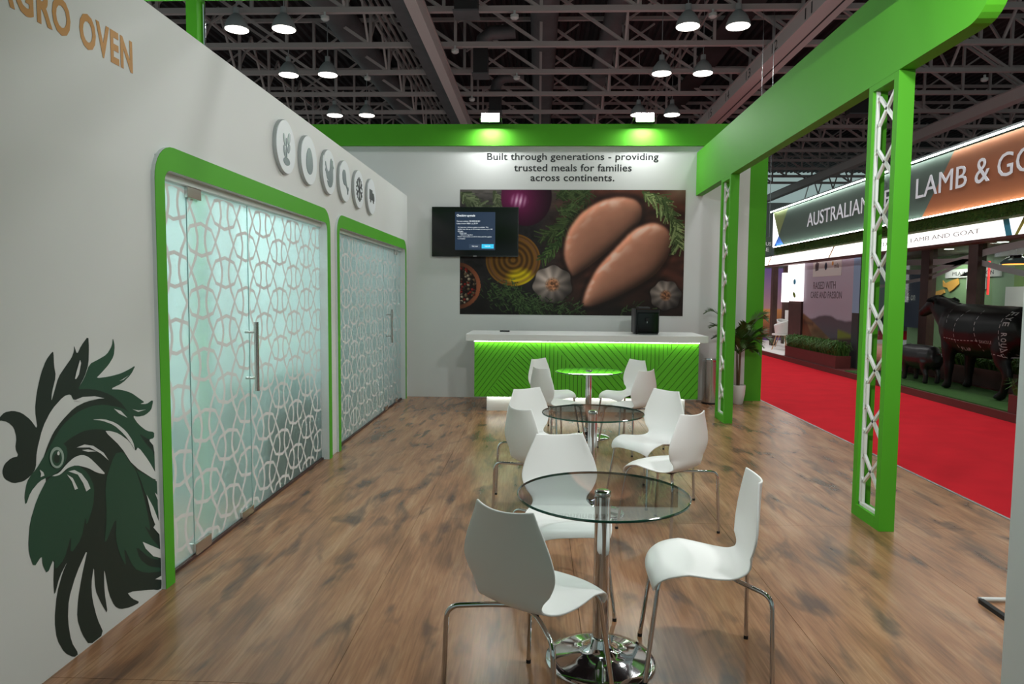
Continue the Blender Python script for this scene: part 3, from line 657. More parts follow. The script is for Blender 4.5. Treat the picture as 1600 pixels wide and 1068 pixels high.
for i, (x, y, lab) in enumerate(((-6.15, 20.15, 'between the left lamp pairs'), (-2.76, 22.9, 'right of the left crane rail, nearer'), (-2.75, 28.5, 'right of the left crane rail, farther'),
        (-.75, 20.15, 'left of the thick duct, nearest'), (4.78, 20.15, 'between the two right nearest lamps'), (-.86, 25.7, 'left of the thick duct, second row'), (-6.3, 25.7, 'above the left lamps, second row'), (15.9, 26.1, 'far right above the orange sign'))):
    detector(i, x, y, 'small white ceiling detector '+lab)

# ================================================================== printed mural on the back wall
def inpoly(px, py, pts):
    ins = np.zeros(px.shape, bool); n = len(pts)
    for i in range(n):
        x1, y1 = pts[i]; x2, y2 = pts[(i+1) % n]
        c = ((y1 > py) != (y2 > py)) & (px < (x2-x1)*(py-y1)/((y2-y1) if y2 != y1 else 1e-9)+x1)
        ins ^= c
    return ins
def edgedist(px, py, pts):
    d = np.full(px.shape, 1e9); gx = np.zeros(px.shape); gy = np.zeros(px.shape); n = len(pts)
    for i in range(n):
        x1, y1 = pts[i]; x2, y2 = pts[(i+1) % n]; ex, ey = x2-x1, y2-y1
        t = np.clip(((px-x1)*ex+(py-y1)*ey)/(ex*ex+ey*ey), 0, 1); qx, qy = px-(x1+t*ex), py-(y1+t*ey); q = np.hypot(qx, qy)
        m = q < d; d[m] = q[m]; gx[m] = qx[m]; gy[m] = qy[m]
    return d, gx/np.maximum(d, 1e-6), gy/np.maximum(d, 1e-6)
def vnoise(px, py, sc, seed):
    r = np.random.default_rng(seed); g = r.random((64, 64)); x = px/sc; y = py/sc
    xi = np.floor(x).astype(int); yi = np.floor(y).astype(int); fx = x-xi; fy = y-yi; fx = fx*fx*(3-2*fx); fy = fy*fy*(3-2*fy)
    G = lambda a, b: g[a % 64, b % 64]
    return (G(yi, xi)*(1-fx)+G(yi, xi+1)*fx)*(1-fy)+(G(yi+1, xi)*(1-fx)+G(yi+1, xi+1)*fx)*fy
def mural(U, V):
    x = U*1275; y = V*715; C = np.zeros(x.shape+(3,))
    nz = vnoise(x, y, 60, 1)*.5+vnoise(x, y, 18, 2)*.3+vnoise(x, y, 7, 5)*.2
    def blend(mask, col):
        mask = np.clip(mask, 0, 1)[..., None]; C[:] = C*(1-mask)+np.asarray(col)*mask
    C[:] = np.array([44, 41, 42])*(0.55+.7*nz)[..., None]
    blend(np.clip(1-y/150, 0, 1)*(x < 760)*.75, np.array([112, 106, 100])*(.75+.4*vnoise(x, y*4, 30, 8))[..., None])
    bd = np.clip((x-430)/260, 0, 1)*np.clip((760-y*.15-np.abs(x-850)*.0)/100, 0, 1)
    blend(bd*.8, np.array([92, 46, 32])*(.45+.75*vnoise(x*.5+y, y-x*.4, 45, 9))[..., None])
    blend(np.clip((x-1120)/120, 0, 1)*np.clip(1-y/90, 0, 1), (120, 96, 80))
    blend(np.clip((y-430)/250, 0, 1)*.75, np.array([24, 21, 20]))
    # herbs: strokes of needles
    def needles(path, n, ln, spread, c0, c1, seed, w=2.2):
        r = np.random.default_rng(seed); path = np.array(path, float); seg = np.cumsum(np.r_[0, np.hypot(*np.diff(path, axis=0).T)])
        for k in range(n):
            s = r.random()*seg[-1]; i = min(np.searchsorted(seg, s, 'right')-1, len(path)-2); t = (s-seg[i])/(seg[i+1]-seg[i])
            p = path[i]+t*(path[i+1]-path[i]); d = path[i+1]-path[i]; a = math.atan2(d[1], d[0])+r.choice([-1, 1])*r.uniform(.35, .95)
            l = ln*r.uniform(.6, 1.2); p = p+r.normal(0, spread, 2); q = p+l*np.array([math.cos(a), math.sin(a)])
            x0, x1 = sorted((p[0], q[0])); y0, y1 = sorted((p[1], q[1]))
            sl = (x > x0-5) & (x < x1+5) & (y > y0-5) & (y < y1+5)
            if not sl.any(): continue
            xs_, ys_ = x[sl], y[sl]; e = q-p; tt = np.clip(((xs_-p[0])*e[0]+(ys_-p[1])*e[1])/(e@e), 0, 1)
            dd = np.hypot(xs_-p[0]-tt*e[0], ys_-p[1]-tt*e[1]); mk = np.clip(w+1.2-dd, 0, 1)[:, None]
            cc = np.array(c0)+(np.array(c1)-np.array(c0))*r.random(); C[sl] = C[sl]*(1-mk)+cc*mk
    needles([(0, 10), (60, 70), (120, 95), (175, 130)], 90, 55, 4, (52, 62, 40), (128, 138, 104), 11, 3)
    needles([(200, 10), (225, 60), (215, 110)], 45, 42, 4, (58, 66, 44), (120, 128, 96), 12, 3)
    # onion
    ox, oy = 378, 40; r = np.hypot((x-ox)/146, (y-oy)/168); m = np.clip((1-r)*40, 0, 1)
    sh = np.clip(1.05-.75*np.hypot((x-ox+55)/190, (y-oy-20)/190), .12, 1.1)
    blend(m, np.array([122, 30, 84])*sh[..., None])
    blend(m*np.clip(1-np.hypot((x-335)/60, (y-62)/48), 0, 1)*1.4*(.6+.4*np.sin(x*.25+y*.05)), (226, 176, 206))
    # oil bowl
    bx, by = 305, 400; q = np.hypot((x-bx)/158, (y-by)/152); m = np.clip((1-q)*50, 0, 1)
    ringv = .5+.5*np.sin(q*34)
    blend(m, np.stack([70+60*ringv, 46+42*ringv, 20+12*ringv], -1))
    yl = np.clip(1-np.hypot((x-350)/95, (y-500)/62), 0, 1); blend(m*np.clip(yl*2, 0, 1), np.stack([150+70*ringv, 128+66*ringv, 12+10*ringv], -1))
    blend(m*np.clip(1-np.abs(q-.86)*16, 0, 1)*.5, (176, 120, 80))
    # rosemary in the middle and right
    needles([(545, 30), (620, 20), (720, 10)], 150, 46, 10, (30, 44, 20), (74, 90, 50), 13)
    needles([(720, 30), (690, 90), (640, 160), (560, 230), (480, 270)], 170, 60, 10, (28, 42, 20), (74, 90, 48), 14)
    needles([(600, 210), (560, 300), (470, 400)], 70, 46, 5, (28, 46, 22), (92, 120, 60), 15)
    needles([(560, 100), (590, 120), (650, 110)], 80, 40, 14, (26, 38, 18), (86, 106, 60), 23)
    # chicken breasts
    B1 = chaikin([(650, 490), (636, 484), (600, 400), (595, 332), (615, 232), (685, 132), (795, 62), (905, 37), (995, 52), (1035, 102), (1025, 182), (935, 272), (815, 372), (715, 452)], 2)
    B2 = chaikin([(712, 662), (702, 650), (725, 562), (785, 442), (885, 332), (985, 222), (1095, 179), (1175, 212), (1207, 282), (1185, 382), (1115, 482), (985, 562), (865, 622), (765, 662)], 2)
    def blur(a, r):
        for ax in (0, 1):
            for _ in range(3):
                pad = [(0, 0), (0, 0)]; pad[ax] = (r+1, r); q = np.cumsum(np.pad(a, pad, mode='edge'), axis=ax)
                a = (np.take(q, np.arange(2*r+1, q.shape[ax]), axis=ax)-np.take(q, np.arange(0, q.shape[ax]-2*r-1), axis=ax))/(2*r+1)
        return a
    for P in (B1, B2):
        ins = inpoly(x, y, P); d, gx, gy = edgedist(x, y, P); mf = ins.astype(float)
        blend(np.clip(1-d/34, 0, 1)*(~ins)*.75, (16, 10, 9))
        hgt = np.sqrt(np.clip(blur(mf, 8)*.35+blur(mf, 20)*.65, 0, 1)); ny_, nx_ = np.gradient(hgt); k_ = 26
        lam = np.clip(.62+(nx_*.62+ny_*.80)*k_*.95, .16, 1.08)
        tex = .97+.05*vnoise(x+y*.6, y-x*.5, 40, 31)
        am = np.clip(blur(mf, 2), 0, 1)
        blend(am*1.0, np.stack([228*lam*tex+22, 152*lam*tex+16, 124*lam*tex+12], -1))
        hl = ins*np.clip((lam-.68)*3.2, 0, 1)*np.clip(d/22, 0, 1)*np.clip(vnoise(x*.9+y*1.1, (y-x)*.6, 34, 33)*2.2-.75, 0, 1)
        blend(hl*.75, (248, 226, 212))
    needles([(1035, 10), (1110, 60), (1180, 130), (1225, 220), (1245, 320)], 190, 60, 7, (46, 62, 28), (150, 164, 108), 16)
    needles([(1100, 15), (1160, 60), (1230, 190)], 60, 52, 7, (40, 56, 26), (100, 112, 68), 17)
    # garlic bulbs
    for cx, cy, rr, s in ((532, 540, 112, 1), (1176, 597, 88, .82)):
        an = np.arctan2(y-cy, x-cx); rd = np.hypot(x-cx, (y-cy)*1.03); rim = rr*(1+.05*np.cos(an*7+cx))
        m = np.clip((rim-rd)/3, 0, 1); lobes = .78+.18*np.cos(an*9+cx)*np.clip(rd/rr, 0, 1)
        sh = np.clip(1.12-.62*np.hypot(x-cx+rr*.25, y-cy+rr*.3)/rr, .3, 1.15)
        blend(np.clip((rim+14-rd)/18, 0, 1)*.5, (16, 12, 11))
        blend(m, np.array([232, 208, 196])*(lobes*sh*s)[..., None])
        k = np.clip(1-rd/(rr*.42), 0, 1)*2.2; blend(m*k, np.array([176, 118, 84])*(.45+.85*vnoise(x, y, 7, 40))[..., None]*s)
    # pepper bowl
    rd = np.hypot(x+15, y-550); blend((rd < 134)*1., np.array([150, 86, 58])*np.clip(.55+(x+15)/260, .4, 1.1)[..., None]); blend((rd < 112)*1., (34, 24, 22))
    rg = np.random.default_rng(50)
    for k in range(90):
        a = rg.uniform(-1.6, 1.6); q = 108*math.sqrt(rg.random()); cx, cy = -15+q*math.cos(a), 550+q*math.sin(a)*1.0; s = rg.uniform(7, 11)
        c = np.array([(150, 40, 34), (196, 178, 152), (62, 50, 44), (44, 34, 32), (120, 96, 70)][rg.integers(0, 5)])
        dd = np.hypot(x-cx, y-cy); blend(np.clip(s-dd, 0, 1), c*np.clip(1.15-np.hypot(x-cx+3, y-cy+3)/(s*1.6), .4, 1.2)[..., None])
    for i, pth in enumerate(([(150, 560), (300, 600), (450, 640)], [(170, 640), (330, 660), (480, 690)], [(250, 540), (330, 590), (380, 690)], [(430, 660), (560, 690), (680, 680)], [(920, 690), (1000, 660), (1120, 690)])):
        needles(pth, 150 if i < 4 else 40, 24, 26 if i < 4 else 8, (22, 34, 18), (76, 100, 56), 60+i, 1.5)
    return C
mu = thing('wall_mural', (.495, YW-.003, 1.277), 'printed photo mural of raw chicken breasts, garlic, onion and herbs', 'mural')
MX0, MX1, MZ0, MZ1 = -1.196, 2.183, 1.277, 3.158
obj('backing', MB().box(MX0, MX1, YW-.003, YW, MZ0, MZ1), 'ink', mu)
paint_grid('printed_picture', 420, 236, lambda u, v: (MX0+u*(MX1-MX0), YW-.0036, MZ1-v*(MZ1-MZ0)), mural, 'printed_photo', mu)

# ================================================================== television
tv = thing('television', (-.95, 10.5, 2.13), 'wall-mounted black television showing an update message', 'television')
TX0_, TX1_, TZ0, TZ1, TY = -1.607, -.305, 2.145, 2.885, 10.46
obj('body', MB().box(TX0_, TX1_, TY+.006, TY+.05, TZ0, TZ1), 'black_plastic', tv, bevel=.004)
obj('screen', MB().box(TX0_+.010, TX1_-.010, TY+.003, TY+.007, TZ0+.018, TZ1-.010), 'screen_black', tv)
obj('wall_bracket', MB().box(-1.15, -.75, TY+.05, YW-.005, 2.35, 2.7), 'black_plastic', tv)
obj('logo_bar', MB().box(-.985, -.93, TY+.002, TY+.006, TZ0+.006, TZ0+.012), 'aluminium', tv)
def on_tv(a, b, c=0): return (a, TY+.002-c, b)
sx = lambda px: TX0_+(px-145)/(1412-145)*(TX1_-TX0_)
sz = lambda py: TZ1-(py-140)/(868-140)*(TZ1-TZ0)
dlg = obj('dialog_box', MB().box(sx(485), sx(1072), TY+.0022, TY+.003, sz(770), sz(215)), 'dialog_blue', tv)
obj('button', MB().box(sx(692), sx(858), TY+.0014, TY+.0022, sz(745), sz(685)), 'button_grey', dlg)
obj('button', MB().box(sx(876), sx(1052), TY+.0014, TY+.0022, sz(747), sz(683)), 'button_cyan', dlg)
for body, a, b, c, d, bold in (('Checking upgrade', 508, 778, 292, 250, .02), ('Current version: V8-0002.00.001', 510, 850, 360, 338, 0), ('Latest version: V8001_A_00178', 510, 815, 396, 372, 0),
        ('An important software update is available. This', 525, 972, 450, 428, 0), ('update may take up to 30 minutes and use up to 100', 525, 1032, 478, 456, 0), ('MB data.', 525, 606, 506, 486, 0), ("What's new", 548, 656, 532, 512, 0),
        ('Software bug fixes', 566, 745, 560, 540, 0), ('Power must remain on all the time until the update', 525, 1022, 588, 566, 0), ('is complete.', 525, 638, 616, 596, 0), ('Not now', 735, 820, 724, 702, 0), ('Upgrade', 922, 1002, 726, 702, .02)):
    put_text('screen_text', body, lambda p, q, r: (p, TY+.0012-r, q), sx(a), sx(b), sz(c), sz(d), 'screen_text', dlg, offset=bold, thick=.0003)

# ================================================================== icon discs on the left wall
def disc(y, z, label):
    t = thing('icon_disc', (XW, y, z), label, 'wall disc', 'round icon discs in a row above the doors')
    obj('plate', MB().lathe((XW+.002, y, z), [(.207, 0), (.207, .022), (.203, .026)], 48, 'x'), 'disc_side', t)
    obj('face', MB().lathe((XW+.028, y, z), [(.202, 0), (.202, .003)], 48, 'x'), 'disc_face', t)
    return t
def icon(t, polys, m='icon_grey'):
    y, z = ORG[t][1], ORG[t][2]; mb = MB()
    for p in polys: mb.prism(p, lambda q: (XW+.0345, y+q[0]*.2, z+q[1]*.2), lambda q: (XW+.031, y+q[0]*.2, z+q[1]*.2))
    obj('icon', mb, m, t)
def elp(cx, cy, rx, ry, rot=0, n=20):
    c, s = math.cos(rot), math.sin(rot)
    return [(cx+rx*math.cos(a)*c-ry*math.sin(a)*s, cy+rx*math.cos(a)*s+ry*math.sin(a)*c) for a in (2*PI*k/n for k in range(n))]
def rect(x0, x1, y0, y1): return [(x0, y0), (x1, y0), (x1, y1), (x0, y1)]
DZ = 2.722
t = disc(5.432, DZ, 'round white wall disc with grey seedling icon'); icon(t, [rect(-.03, .03, -.45, .35), elp(.28, .36, .12, .26, -.35), elp(-.2, .25, .10, .24, .35), elp(.25, -.02, .11, .2, -.5), elp(-.2, -.2, .1, .24, .35), elp(0, -.55, .34, .15, 0)])
t = disc(5.978, DZ, 'round white wall disc with grey egg icon'); icon(t, [[(.42*math.sin(a)*(1-.18*math.cos(a)), -.03+.56*math.cos(a)) for a in (2*PI*k/28 for k in range(28))]])
t = disc(6.555, DZ, 'round white wall disc with grey hen icon'); icon(t, [chaikin([(-.62, .45), (-.45, .1), (-.2, -.02), (.05, .12), (.12, .5), (.22, .7), (.38, .6), (.5, .62), (.5, .4), (.68, .3), (.5, .2), (.52, -.3), (.32, -.62), (0, -.72), (-.25, -.62), (-.42, -.42), (-.15, -.45), (.05, -.3), (-.1, -.42), (-.4, -.35), (-.56, -.1), (-.7, .0), (-.58, .15), (-.68, .25)], 1)])
t = disc(7.09, DZ, 'round white wall disc with grey drumstick icon'); icon(t, [chaikin([(-.35, .55), (-.05, .55), (.1, .3), (.15, 0), (.35, -.25), (.5, -.22), (.62, -.35), (.5, -.42), (.45, -.62), (.32, -.6), (.32, -.42), (.1, -.22), (-.25, -.2), (-.48, 0), (-.52, .35)], 1)])
t = disc(7.64, DZ, 'round white wall disc with dark snowflake icon')
sf = []
for k in range(6):
    a = k*PI/3+PI/2; d = (math.cos(a), math.sin(a)); nrm = (-d[1], d[0])
    def P(l, w): return (d[0]*l+nrm[0]*w, d[1]*l+nrm[1]*w)
    sf.append([P(0, -.06), P(.66, -.06), P(.66, .06), P(0, .06)])
    for s in (-1, 1): sf.append([P(.32, s*.0), P(.42, s*.0), P(.62, s*.22), P(.54, s*.28)])
icon(t, sf, 'icon_dark')
t = disc(8.215, DZ, 'round white wall disc with dark delivery truck icon, nearest the corner'); icon(t, [rect(-.55, .12, -.2, .38), [(.16, -.2), (.6, -.2), (.6, .02), (.42, .22), (.16, .22)], elp(-.3, -.26, .11, .11), elp(.36, -.26, .11, .11)], 'icon_dark')

# ================================================================== floodlights above the fascia
def flood(x, y, z, s, lab, power, aim):
    """s = -1 faces the camera side, +1 faces the back wall; (y, z) is the fixing edge"""
    t = thing('floodlight', (x, y, z), lab, 'floodlight', 'stand floodlights')
    Yq = lambda d: y+s*d
    obj('housing', MB().add([(x-.14, Yq(.19), z-.015), (x+.14, Yq(.19), z-.015), (x+.14, Yq(.15), z+.12), (x-.14, Yq(.15), z+.12), (x-.12, Yq(.12), z-.015), (x+.12, Yq(.12), z-.015), (x+.12, Yq(.09), z+.115), (x-.12, Yq(.09), z+.115)],
        [(0,1,2,3), (4,7,6,5), (0,4,5,1), (3,2,6,7), (0,3,7,4), (1,5,6,2)]), 'black_plastic', t)
    obj('glass_face', MB().add([(x-.13, Yq(.192), z-.012), (x+.13, Yq(.192), z-.012), (x+.13, Yq(.153), z+.115), (x-.13, Yq(.153), z+.115)], [(0, 1, 2, 3)]), 'flood_glow', t)
    for k in (-1, 1): obj('bracket_arm', MB().bar((x+k*.155, Yq(.14), z+.055), (x+k*.155, Yq(-.01), z+.008), .012), 'black_plastic', t)
    obj('bracket_bar', MB().bar((x-.16, Yq(-.01), z+.008), (x+.16, Yq(-.01), z+.008), .014), 'black_plastic', t)
    l = bpy.data.lights.new('flood_light', 'AREA'); l.shape = 'RECTANGLE'; l.size = .24; l.size_y = .1; l.energy = power; l.color = (.97, 1, .985)
    lo = bpy.data.objects.new('flood_light', l); COL.objects.link(lo); lo.parent = t; lo.location = (0, s*(.13 if s < 0 else .205), -.025 if s < 0 else .03); lo.rotation_euler = Vector(aim).to_track_quat('-Z', 'Y').to_euler()
flood(-.728, 10.52, 4.115, -1, 'bright white floodlight on the green fascia, left of the two', 17, (0, -.25, -1))
flood(1.522, 10.52, 4.115, -1, 'bright white floodlight on the green fascia, right of the two', 17, (0, -.25, -1))
flood(.45, 2.26, 3.40, 1, 'floodlight on the added canopy edge, left one', 60, (.25, 1, -.7))
flood(1.9, 2.26, 3.40, 1, 'floodlight on the added canopy edge, right one', 60, (-.05, 1, -.7))

# ================================================================== counter
ct = thing('service_counter', (.65, 9.7, 0), 'white-topped service counter with green slatted front', 'counter')
CX0, CX1, CZ0, CZ1, CY = -.852, 2.144, .205, .955, 9.30
obj('body', MB().box(CX0, CX1, CY+.03, 10.12, CZ0, .962), 'white_paint', ct)
obj('panel_backing', MB().box(CX0, CX1, CY+.012, CY+.03, CZ0, CZ1), 'groove', ct)
obj('plinth', MB().box(-.69, 1.995, 9.40, 10.0, 0, .205), 'white_gloss', ct)
obj('led_strip', MB().box(-.68, 1.985, 9.36, 9.385, .196, .204), 'led_strip', ct)
obj('led_strip', MB().box(CX0, CX1, CY-.035, CY-.012, .956, .962), 'led_counter', ct)
def clip_half(poly, n, d):
    out = []
    for i in range(len(poly)):
        a, b = poly[i], poly[(i+1) % len(poly)]; da = a[0]*n[0]+a[1]*n[1]-d; db = b[0]*n[0]+b[1]*n[1]-d
        if da >= 0: out.append(a)
        if (da >= 0) != (db >= 0):
            t_ = da/(da-db); out.append((a[0]+t_*(b[0]-a[0]), a[1]+t_*(b[1]-a[1])))
    return out
zt, zb = CZ1, CZ0
zones = [([(CX0, zt), (-.148, zt), (-.697, zb), (CX0, zb)], (.549, .735)),
         ([(-.148, zt), (.006, zt), (.006, zb), (-.697, zb)], (.75, -.73)),
         ([(.006, zt), (.17, zt), (.82, zb), (.006, zb)], (0, 1)),
         ([(.17, zt), (1.074, zt), (1.45, .44), (1.45, zb), (.82, zb)], (.66, -.75)),
         ([(1.074, zt), (1.852, zt), (1.45, .44)], (0, 1)),
         ([(1.852, zt), (CX1, zt), (CX1, zb), (1.45, zb), (1.45, .44)], (.62, .76))]
for poly, d in zones:
    l = math.hypot(*d); d = (d[0]/l, d[1]/l); nn = (-d[1], d[0]); pr = [p[0]*nn[0]+p[1]*nn[1] for p in poly]
    s = .054 if poly[0][0] < .1 or abs(poly[0][0]-1.074) < .01 else .072; k = math.floor(min(pr)/s)
    while k*s < max(pr):
        q = clip_half(clip_half(poly, nn, k*s+.0035), (-nn[0], -nn[1]), -((k+1)*s-.0035))
        if len(q) >= 3:
            mb = MB(); n_ = len(q); fr = [(p[0], CY, p[1]) for p in q]; bk = [(p[0], CY+.013, p[1]) for p in q]
            mb.add(fr+bk, [tuple(range(n_)), tuple(range(2*n_-1, n_-1, -1))]+[(i, (i+1) % n_, (i+1) % n_+n_, i+n_) for i in range(n_)])
            obj('slat', mb, 'green_slat', ct)
        k += 1
obj('worktop', MB().box(-.958, 2.242, 9.20, 10.18, .966, 1.056), 'white_gloss', ct, bevel=.004)
# remote control and coffee machine on the counter
rc = thing('remote_control', (-.46, 9.85, 1.056), 'small black remote control lying on the white counter', 'remote')
obj('body', MB().box(-.54, -.40, 9.82, 9.865, 1.056, 1.074), 'black_plastic', rc, bevel=.004)
for k in range(6): obj('button', MB().box(-.525+.02*k, -.515+.02*k, 9.835, 9.848, 1.074, 1.077), 'dark_grey', rc)
cm = thing('coffee_machine', (1.46, 9.6, 1.056), 'black coffee machine standing on the white counter', 'coffee machine')
mx0, mx1, my0, my1 = 1.315, 1.655, 9.50, 9.86
obj('body', MB().box(mx0, mx1, my0+.05, my1, 1.07, 1.40), 'black_gloss', cm, bevel=.012)
obj('front_door', MB().box(mx0+.045, mx1-.012, my0+.03, my0+.05, 1.085, 1.35), 'black_gloss', cm, bevel=.006)
obj('side_trim', MB().box(mx0-.002, mx0+.02, my0+.045, my1-.02, 1.07, 1.405), 'dark_grey', cm, bevel=.004)
obj('control_strip', MB().box(mx0+.03, mx1-.008, my0+.028, my0+.05, 1.355, 1.395), 'black_plastic', cm, bevel=.003)
sp = obj('spout', MB().box(mx0+.145, mx0+.195, my0-.005, my0+.03, 1.235, 1.285), 'black_plastic', cm, bevel=.004)
obj('nozzle', MB().tube([(mx0+.17, my0+.01, 1.21), (mx0+.17, my0+.01, 1.24)], .008, 8), 'chrome', sp)
obj('bean_lid', MB().box(mx0+.06, mx0+.22, my0+.09, my1-.06, 1.40, 1.43), 'dark_grey', cm, bevel=.006)
obj('drip_tray', MB().box(mx0+.05, mx1-.02, my0, my0+.05, 1.058, 1.08), 'black_plastic', cm, bevel=.003)
for fx in (mx0+.04, mx1-.04):
    for fy in (my0+.08, my1-.04): obj('foot', MB().lathe((fx, fy, 1.056), [(.014, 0), (.014, .016)], 10), 'black_rubber', cm)

# ================================================================== bin and palm
bn = thing('waste_bin', (2.56, 10.30, 0), 'brushed steel cylindrical bin beside the counter', 'bin')
obj('body', MB().lathe((2.56, 10.30, .02), [(.125, 0), (.125, .61)], 36), 'steel', bn, smooth=True)
obj('base_ring', MB().lathe((2.56, 10.30, 0), [(.128, 0), (.128, .024)], 36), 'black_rubber', bn, smooth=True)
obj('rim', MB().lathe((2.56, 10.30, .63), [(.127, 0), (.127, .022), (.112, .026), (.108, .005)], 36), 'chrome', bn, smooth=True)
pl = thing('potted_palm', (2.96, 10.28, 0), 'artificial palm in a white pot beside the green end panel', 'plant')
px_, py_ = 2.955, 10.28
obj('pot', MB().lathe((px_, py_, 0), [(.06, 0), (.075, .015), (.1, .15), (.108, .26), (.104, .285), (.092, .285), (.09, .25)], 28), 'pot_white', pl, smooth=True)
obj('soil', MB().lathe((px_, py_, .245), [(.089, 0), (.089, .01)], 20), 'soil', pl)
for k, (dx, dy) in enumerate(((-.02, 0), (.02, .02), (0, -.03))):
    obj('stem', MB().tube([(px_+dx*.6, py_+dy*.6, .25), (px_+dx, py_+dy, .5), (px_+dx*1.6, py_+dy*1.5, .78)], [.016, .013, .01], 8), 'palm_stem', pl, smooth=True)
def frond(a, reach, rise, droop, ln, z0):
    mb = MB(); d = Vector((math.cos(a), math.sin(a), 0)); side = Vector((-d.y, d.x, 0)); P = []
    for k in range(15):
        t_ = k/14; P.append(Vector((px_, py_, z0))+d*reach*t_+Vector((0, 0, rise*math.sin(min(t_*1.25, 1.25)*PI/2.2)-droop*t_*t_)))
    mb.tube(P, [.007-.005*k/14 for k in range(15)], 5)
    for k in range(2, 15):
        for sgn in (-1, 1):
            for off in (0, .5):
                j = min(k+off, 14); i0 = int(j); p = P[i0].lerp(P[min(i0+1, 14)], j-i0); t_ = j/14
                fwd_ = (P[min(i0+1, 14)]-P[max(i0-1, 0)]).normalized()
                l = 1.25*ln*math.sin(PI*(.18+.75*t_))*random.uniform(.85, 1.1)
                dr = (fwd_*.75+side*sgn*.65+Vector((0, 0, random.uniform(-.15, .12)))).normalized(); up_ = dr.cross(side*sgn).normalized()
                wv = fwd_*.013
                mb.add([p-wv, p+wv, p+dr*l*.55+wv*1.1+Vector((0, 0, .006)), p+dr*l, p+dr*l*.55-wv*1.1+Vector((0, 0, -.002))], [(0, 1, 2, 4), (4, 2, 3)])
    obj('frond', mb, 'palm_green', pl)
for a, re, ri, dr, ln in ((3.05, .50, .62, .06, .16), (3.35, .46, .40, .05, .16), (3.0, .38, .24, .06, .14), (3.6, .36, .12, .10, .14), (.1, .40, .62, .12, .17), (-.35, .38, .55, .10, .17),
                          (.35, .44, .40, .18, .18), (-.1, .46, .34, .22, .18), (-.7, .36, .28, .2, .16), (.6, .3, .18, .2, .15), (-1.4, .3, .5, .15, .15), (-2.1, .34, .42, .15, .15), (4.7, .25, .3, .22, .14), (-.25, .3, .12, .2, .14)):
    frond(a, re, ri+.05, dr, ln, .74)

# ================================================================== tables
def table(x, y, label):
    t = thing('bistro_table', (x, y, 0), label, 'table', 'round glass tables in a row')
    g = obj('glass_top', MB().lathe((x, y, .735), [(.366, 0), (.366, .010)], 72), 'table_glass', t)
    rm = MB(); n_ = 72
    vs_ = [(x+r*math.cos(2*PI*k/n_), y+r*math.sin(2*PI*k/n_), z) for r, z in ((.3664, .7345), (.3704, .7365), (.3704, .7435), (.3664, .7455)) for k in range(n_)]
    rm.add(vs_, [(i*n_+k, i*n_+(k+1) % n_, ((i+1) % 4)*n_+(k+1) % n_, ((i+1) % 4)*n_+k) for i in range(4) for k in range(n_)])
    obj('polished_rim', rm, 'glass_edge', g, smooth=True, label='dark green polished glass edge')
    obj('column', MB().lathe((x, y, .09), [(.0345, 0), (.0345, .638)], 36), 'chrome', t, smooth=True)
    obj('top_cap', MB().lathe((x, y, .728), [(.036, 0), (.036, .006), (.03, .0069)], 36), 'chrome', t, smooth=True)
    obj('top_disc', MB().lathe((x, y, .7455), [(.035, 0), (.035, .008), (.028, .012)], 36), 'chrome', t, smooth=True)
    obj('base', MB().lathe((x, y, 0), [(.238, 0), (.240, .006), (.236, .012), (.2, .02), (.14, .03), (.09, .042), (.06, .06), (.047, .085), (.042, .105), (.0355, .112)], 64), 'chrome', t, smooth=True, auto=60)
    return t
table(.287, 2.952, 'round glass table nearest the camera')
table(.405, 5.01, 'middle round glass table')
table(.572, 7.72, 'round glass table farthest back, before the green counter')

